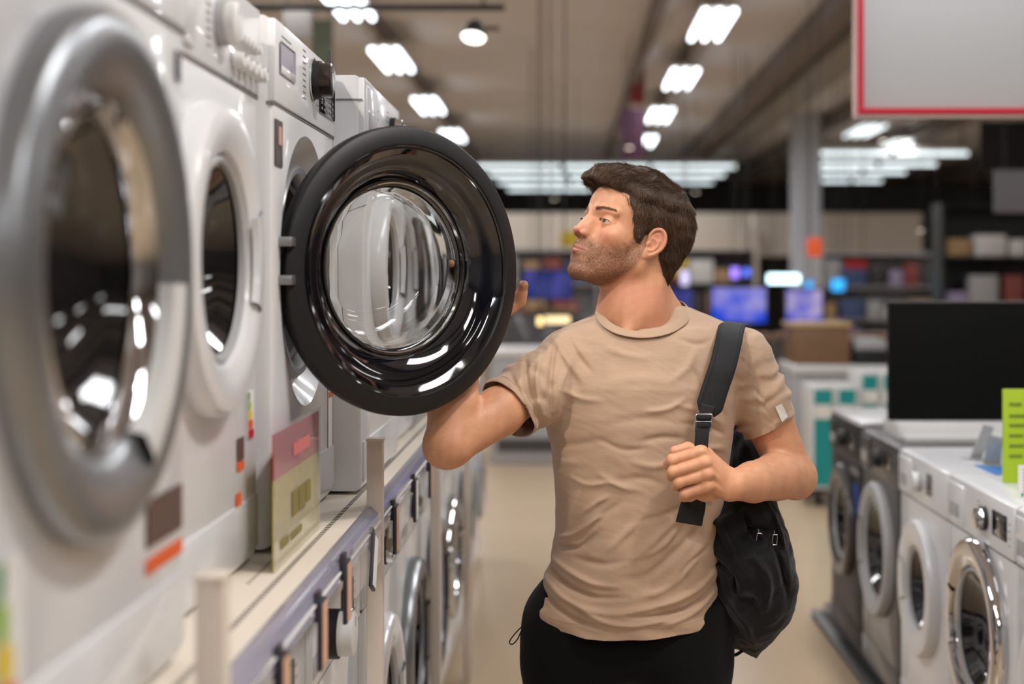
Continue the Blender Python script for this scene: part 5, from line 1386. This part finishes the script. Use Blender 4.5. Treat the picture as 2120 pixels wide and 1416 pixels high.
# white dome-like goods and stocked shelves in the distance
def shelf_unit(label, x0, x1, y, hgt, m, n=4, goods=None, seed=0, dep=0.45):
    t = thing('shelf_unit', label, 'shelf unit', ((x0+x1)/2,y+dep/2,0))
    for x in (x0,x1-0.03): cbox('upright', (x,y,0), (x+0.03,y+dep,hgt), m, t)
    cbox('back_board', (x0+0.03,y+dep-0.02,0), (x1-0.03,y+dep,hgt), m, t)
    zs = [0.08+(hgt-0.1)*k/n for k in range(n)]+[hgt-0.02]
    for zz in zs: cbox('shelf_board', (x0+0.031,y,zz-0.02), (x1-0.031,y+dep-0.021,zz), m, t)
    rg = random.Random(seed)
    if goods:
        for zz in zs[:-1]:
            x = x0+0.06
            while x < x1-0.35:
                ww = rg.uniform(0.14,0.34); hh = min((hgt-0.1)/n-0.05, rg.uniform(0.15,0.36))
                o = boxo('product_box', (x,y+0.03,zz+0.0005), (x+ww,y+0.30,zz+hh), goods[rg.randrange(len(goods))], None, 0.006)
                tag(o, 'blurred product box on the %s' % label, 'box', 'boxes on the '+label)
                x += ww+rg.uniform(0.02,0.08)
G = [M_white2, M_grey, M_dgrey, mat('box_blue', (70,88,130), 0.6), mat('box_red', (136,70,64), 0.6), mat('box_tan', (170,140,104), 0.6), mat('box_lilac', (150,140,170), 0.6)]
shelf_unit('far shelves behind the door', at(1010,0,19)[0], at(1240,0,19)[0], 19, 1.9, M_grey, goods=G, seed=2)
shelf_unit('far shelves behind the neck', at(1380,0,20)[0], at(1560,0,20)[0], 20, 1.9, M_dgrey, goods=G, seed=3)
shelf_unit('far shelves right of the pillar', at(1700,0,19)[0], at(1960,0,19)[0], 19, 1.85, M_grey, goods=G, seed=4)
shelf_unit('far dark shelves in the right corner', at(1950,0,15)[0], at(2200,0,15)[0], 15, 2.3, M_dark, goods=G, seed=5)
# low grey freezer-like cabinets closing the aisle
cg = thing('chest_cabinet', 'long low grey cabinet across the far end of the aisle', 'cabinet', (0,11.9,0))
cbox('body', (at(1015,0,11.5)[0],11.5,0.0), (at(1160,0,11.5)[0],12.3,0.86), M_grey, cg, 0.01); cbox('lid', (at(1012,0,11.5)[0],11.48,0.861), (at(1163,0,11.5)[0],12.32,0.92), M_white2, cg, 0.01)
cbox('vent', (at(1030,0,11.5)[0],11.49,0.10), (at(1150,0,11.5)[0],11.499,0.2), M_dgrey, cg)
cg = thing('chest_cabinet', 'short grey cabinet with pale lid behind the man at right', 'cabinet', (1.9,10.8,0))
cbox('body', (at(1640,0,10.4)[0],10.4,0.0), (at(1850,0,10.4)[0],11.1,0.80), M_grey, cg, 0.01); cbox('lid', (at(1640,0,10.4)[0],10.38,0.801), (at(1850,0,10.4)[0],11.12,0.86), M_white2, cg, 0.01)
bx = thing('open_carton', 'brown wooden crate standing on the grey cabinet at right', 'crate', (at(1730,0,10.5)[0],10.75,0.862))
cbox('crate_body', (at(1645,0,10.5)[0],10.5,0.862), (at(1760,0,10.5)[0],11.0,1.14), M_wood, bx, 0.004); cbox('crate_rail', (at(1640,0,10.5)[0],10.49,1.141), (at(1765,0,10.5)[0],11.01,1.17), mat('pale_wood', (190,160,120), 0.6), bx, 0.004)
bx = thing('tilted_tray', 'grey tray with a black underside tilted on the grey cabinet', 'tray', (at(1800,0,10.5)[0],10.7,0.862))
cbox('tray_base', (at(1765,0,10.5)[0]+0.01,10.5,0.862), (at(1840,0,10.5)[0],10.95,0.96), M_black, bx, 0.004); cbox('tray_top', (at(1765,0,10.5)[0]+0.02,10.52,0.961), (at(1838,0,10.5)[0],10.94,1.05), M_grey, bx, 0.02)
# teal boxes on a trolley
tl = thing('trolley', 'low black wheeled trolley carrying the teal and white boxes', 'trolley', (at(1760,0,9.4)[0],9.6,0))
tx0, tx1 = at(1672,0,9.3)[0], at(1860,0,9.3)[0]
cbox('deck', (tx0,9.3,0.09), (tx1,9.85,0.12), M_dark, tl, 0.004)
for x in (tx0+0.08,(tx0+tx1)/2,tx1-0.08):
    for yy in (9.38,9.77):
        b = BM(); lathe(b, [(0,-0.015),(0.045,-0.015),(0.045,0.015),(0,0.015)], 20, (x,yy,0.045), axis='x'); lb('wheel', b, M_black, tl)
def teal(label, px0, px1, py0, py1, Y):
    p0 = at(px0,py0,Y); p1 = at(px1,py1,Y); z0 = 0.1205 if py1 > 980 else p1[2]
    t = thing('teal_box', label, 'box', ((p0[0]+p1[0])/2,Y+0.2,z0), 0, 'teal and white boxes on the trolley')
    cbox('carton', (p0[0],Y,z0), (p1[0],Y+0.40,p0[2]), M_white2, t, 0.004)
    cbox('teal_front', (p0[0]+0.016,Y-0.003,z0+0.02), (p1[0]-0.016,Y-0.0002,p0[2]-0.02), M_teal, t)
    cbox('white_patch', (p0[0]+0.018,Y-0.005,p0[2]-0.21), (p1[0]-0.02,Y-0.0032,p0[2]-0.12), M_wpaper, t)
teal('tall teal and white box, left of the pair by the elbow', 1680,1728,800,1012,9.3); teal('tall teal and white box, right of the pair by the elbow', 1731,1777,800,1012,9.3)
teal('teal and white box partly hidden behind the black board, the left', 1780,1822,770,1012,9.42); teal('teal and white box partly hidden behind the black board, the right', 1825,1865,770,1012,9.42)
# things past the end of the left-hand row
for i, (y, l_) in enumerate(((6.75,'white cooker past the end of the row of machines'),(7.40,'white cooker farthest down the left side of the aisle'))):
    washer(l_, (-0.47,y,0.021), HPI, h=0.86, ring=M_grey, R=0.19, rin=0.13, dz=0.42, drawer=False, name='cooker')['category'] = 'cooker'


# ================================================================ CAMERA, LIGHT, WORLD
cam = bpy.data.cameras.new('camera'); co = bpy.data.objects.new('camera', cam); C.objects.link(co)
cam.lens = 50; cam.sensor_width = 36; cam.shift_x = -(VX-1060)/2120; cam.shift_y = -(708-VY)/2120; cam.clip_start = 0.05; cam.clip_end = 200
co.location = (0,0,CH); co.rotation_euler = (PI/2,0,0); bpy.context.scene.camera = co
cam.dof.use_dof = True; cam.dof.focus_distance = 2.74; cam.dof.aperture_fstop = 2.0
w_ = bpy.data.worlds.new('world'); bpy.context.scene.world = w_; w_.use_nodes = True; w_.node_tree.nodes['Background'].inputs[0].default_value = (.5,.5,.5,1)
def area(name, loc, rot, sx, sy, e, col=(1,0.93,0.86)):
    l = LM.new(name, 'AREA'); l.shape = 'RECTANGLE'; l.size = sx; l.size_y = sy; l.energy = e; l.color = col
    o = bpy.data.objects.new(name, l); C.objects.link(o); o.location = loc; o.rotation_euler = rot; o['kind'] = 'helper'; return o
def track_spot(label, loc, target, e, ang=50, col=(1.0,0.91,0.80), blend=0.5, size=0.05):
    "a real track spotlight hanging from the ceiling, out of the picture, with its lamp"
    loc = Vector(loc); dv = Vector(target)-loc; t = thing('track_spotlight', label, 'spotlight', tuple(loc)); q = dv.to_track_quat('-Z','Y')
    b = BM(); lathe(b, [(0.05,0.0),(0.052,0.01),(0.05,0.10),(0.03,0.13),(0,0.13)], 24, axis='z'); h = obj('lamp_housing', b, M_dark, t); h.rotation_euler = q.to_euler()
    b = BM(); tube(b, [(0,0,0.05),(0,0,CZ-loc.z)], 0.008, n=8); obj('stem', b, M_dark, t)
    l = LM.new('spot', 'SPOT'); l.energy = e; l.spot_size = math.radians(ang); l.spot_blend = blend; l.shadow_soft_size = size; l.color = col
    o = bpy.data.objects.new('spot', l); C.objects.link(o); o.parent = t; o.rotation_euler = q.to_euler(); o.location = dv.normalized()*0.01; o['kind'] = 'helper'
track_spot('black track spotlight aimed at the man, above the left of the aisle', (-1.3,0.7,3.3), (0.15,2.85,1.35), 195, ang=42)
track_spot('black track spotlight aimed at the shelf edge, above the aisle', (0.9,1.6,3.4), (-0.45,2.1,1.1), 130, ang=50)
sc = bpy.context.scene
sc.view_settings.view_transform = 'Standard'; sc.view_settings.look = 'None'; sc.view_settings.gamma = 1; sc.view_settings.exposure = -0.5
sc.cycles.use_denoising = True; sc.cycles.max_bounces = 7; sc.cycles.diffuse_bounces = 3; sc.cycles.glossy_bounces = 4; sc.cycles.transmission_bounces = 7; sc.cycles.use_adaptive_sampling = True; sc.cycles.adaptive_threshold = 0.04; sc.cycles.adaptive_min_samples = 12; sc.cycles.caustics_refractive = False; sc.cycles.caustics_reflective = False; sc.cycles.transparent_max_bounces = 16; sc.cycles.sample_clamp_indirect = 8
try: sc.cycles.denoiser = 'OPENIMAGEDENOISE'
except Exception: pass
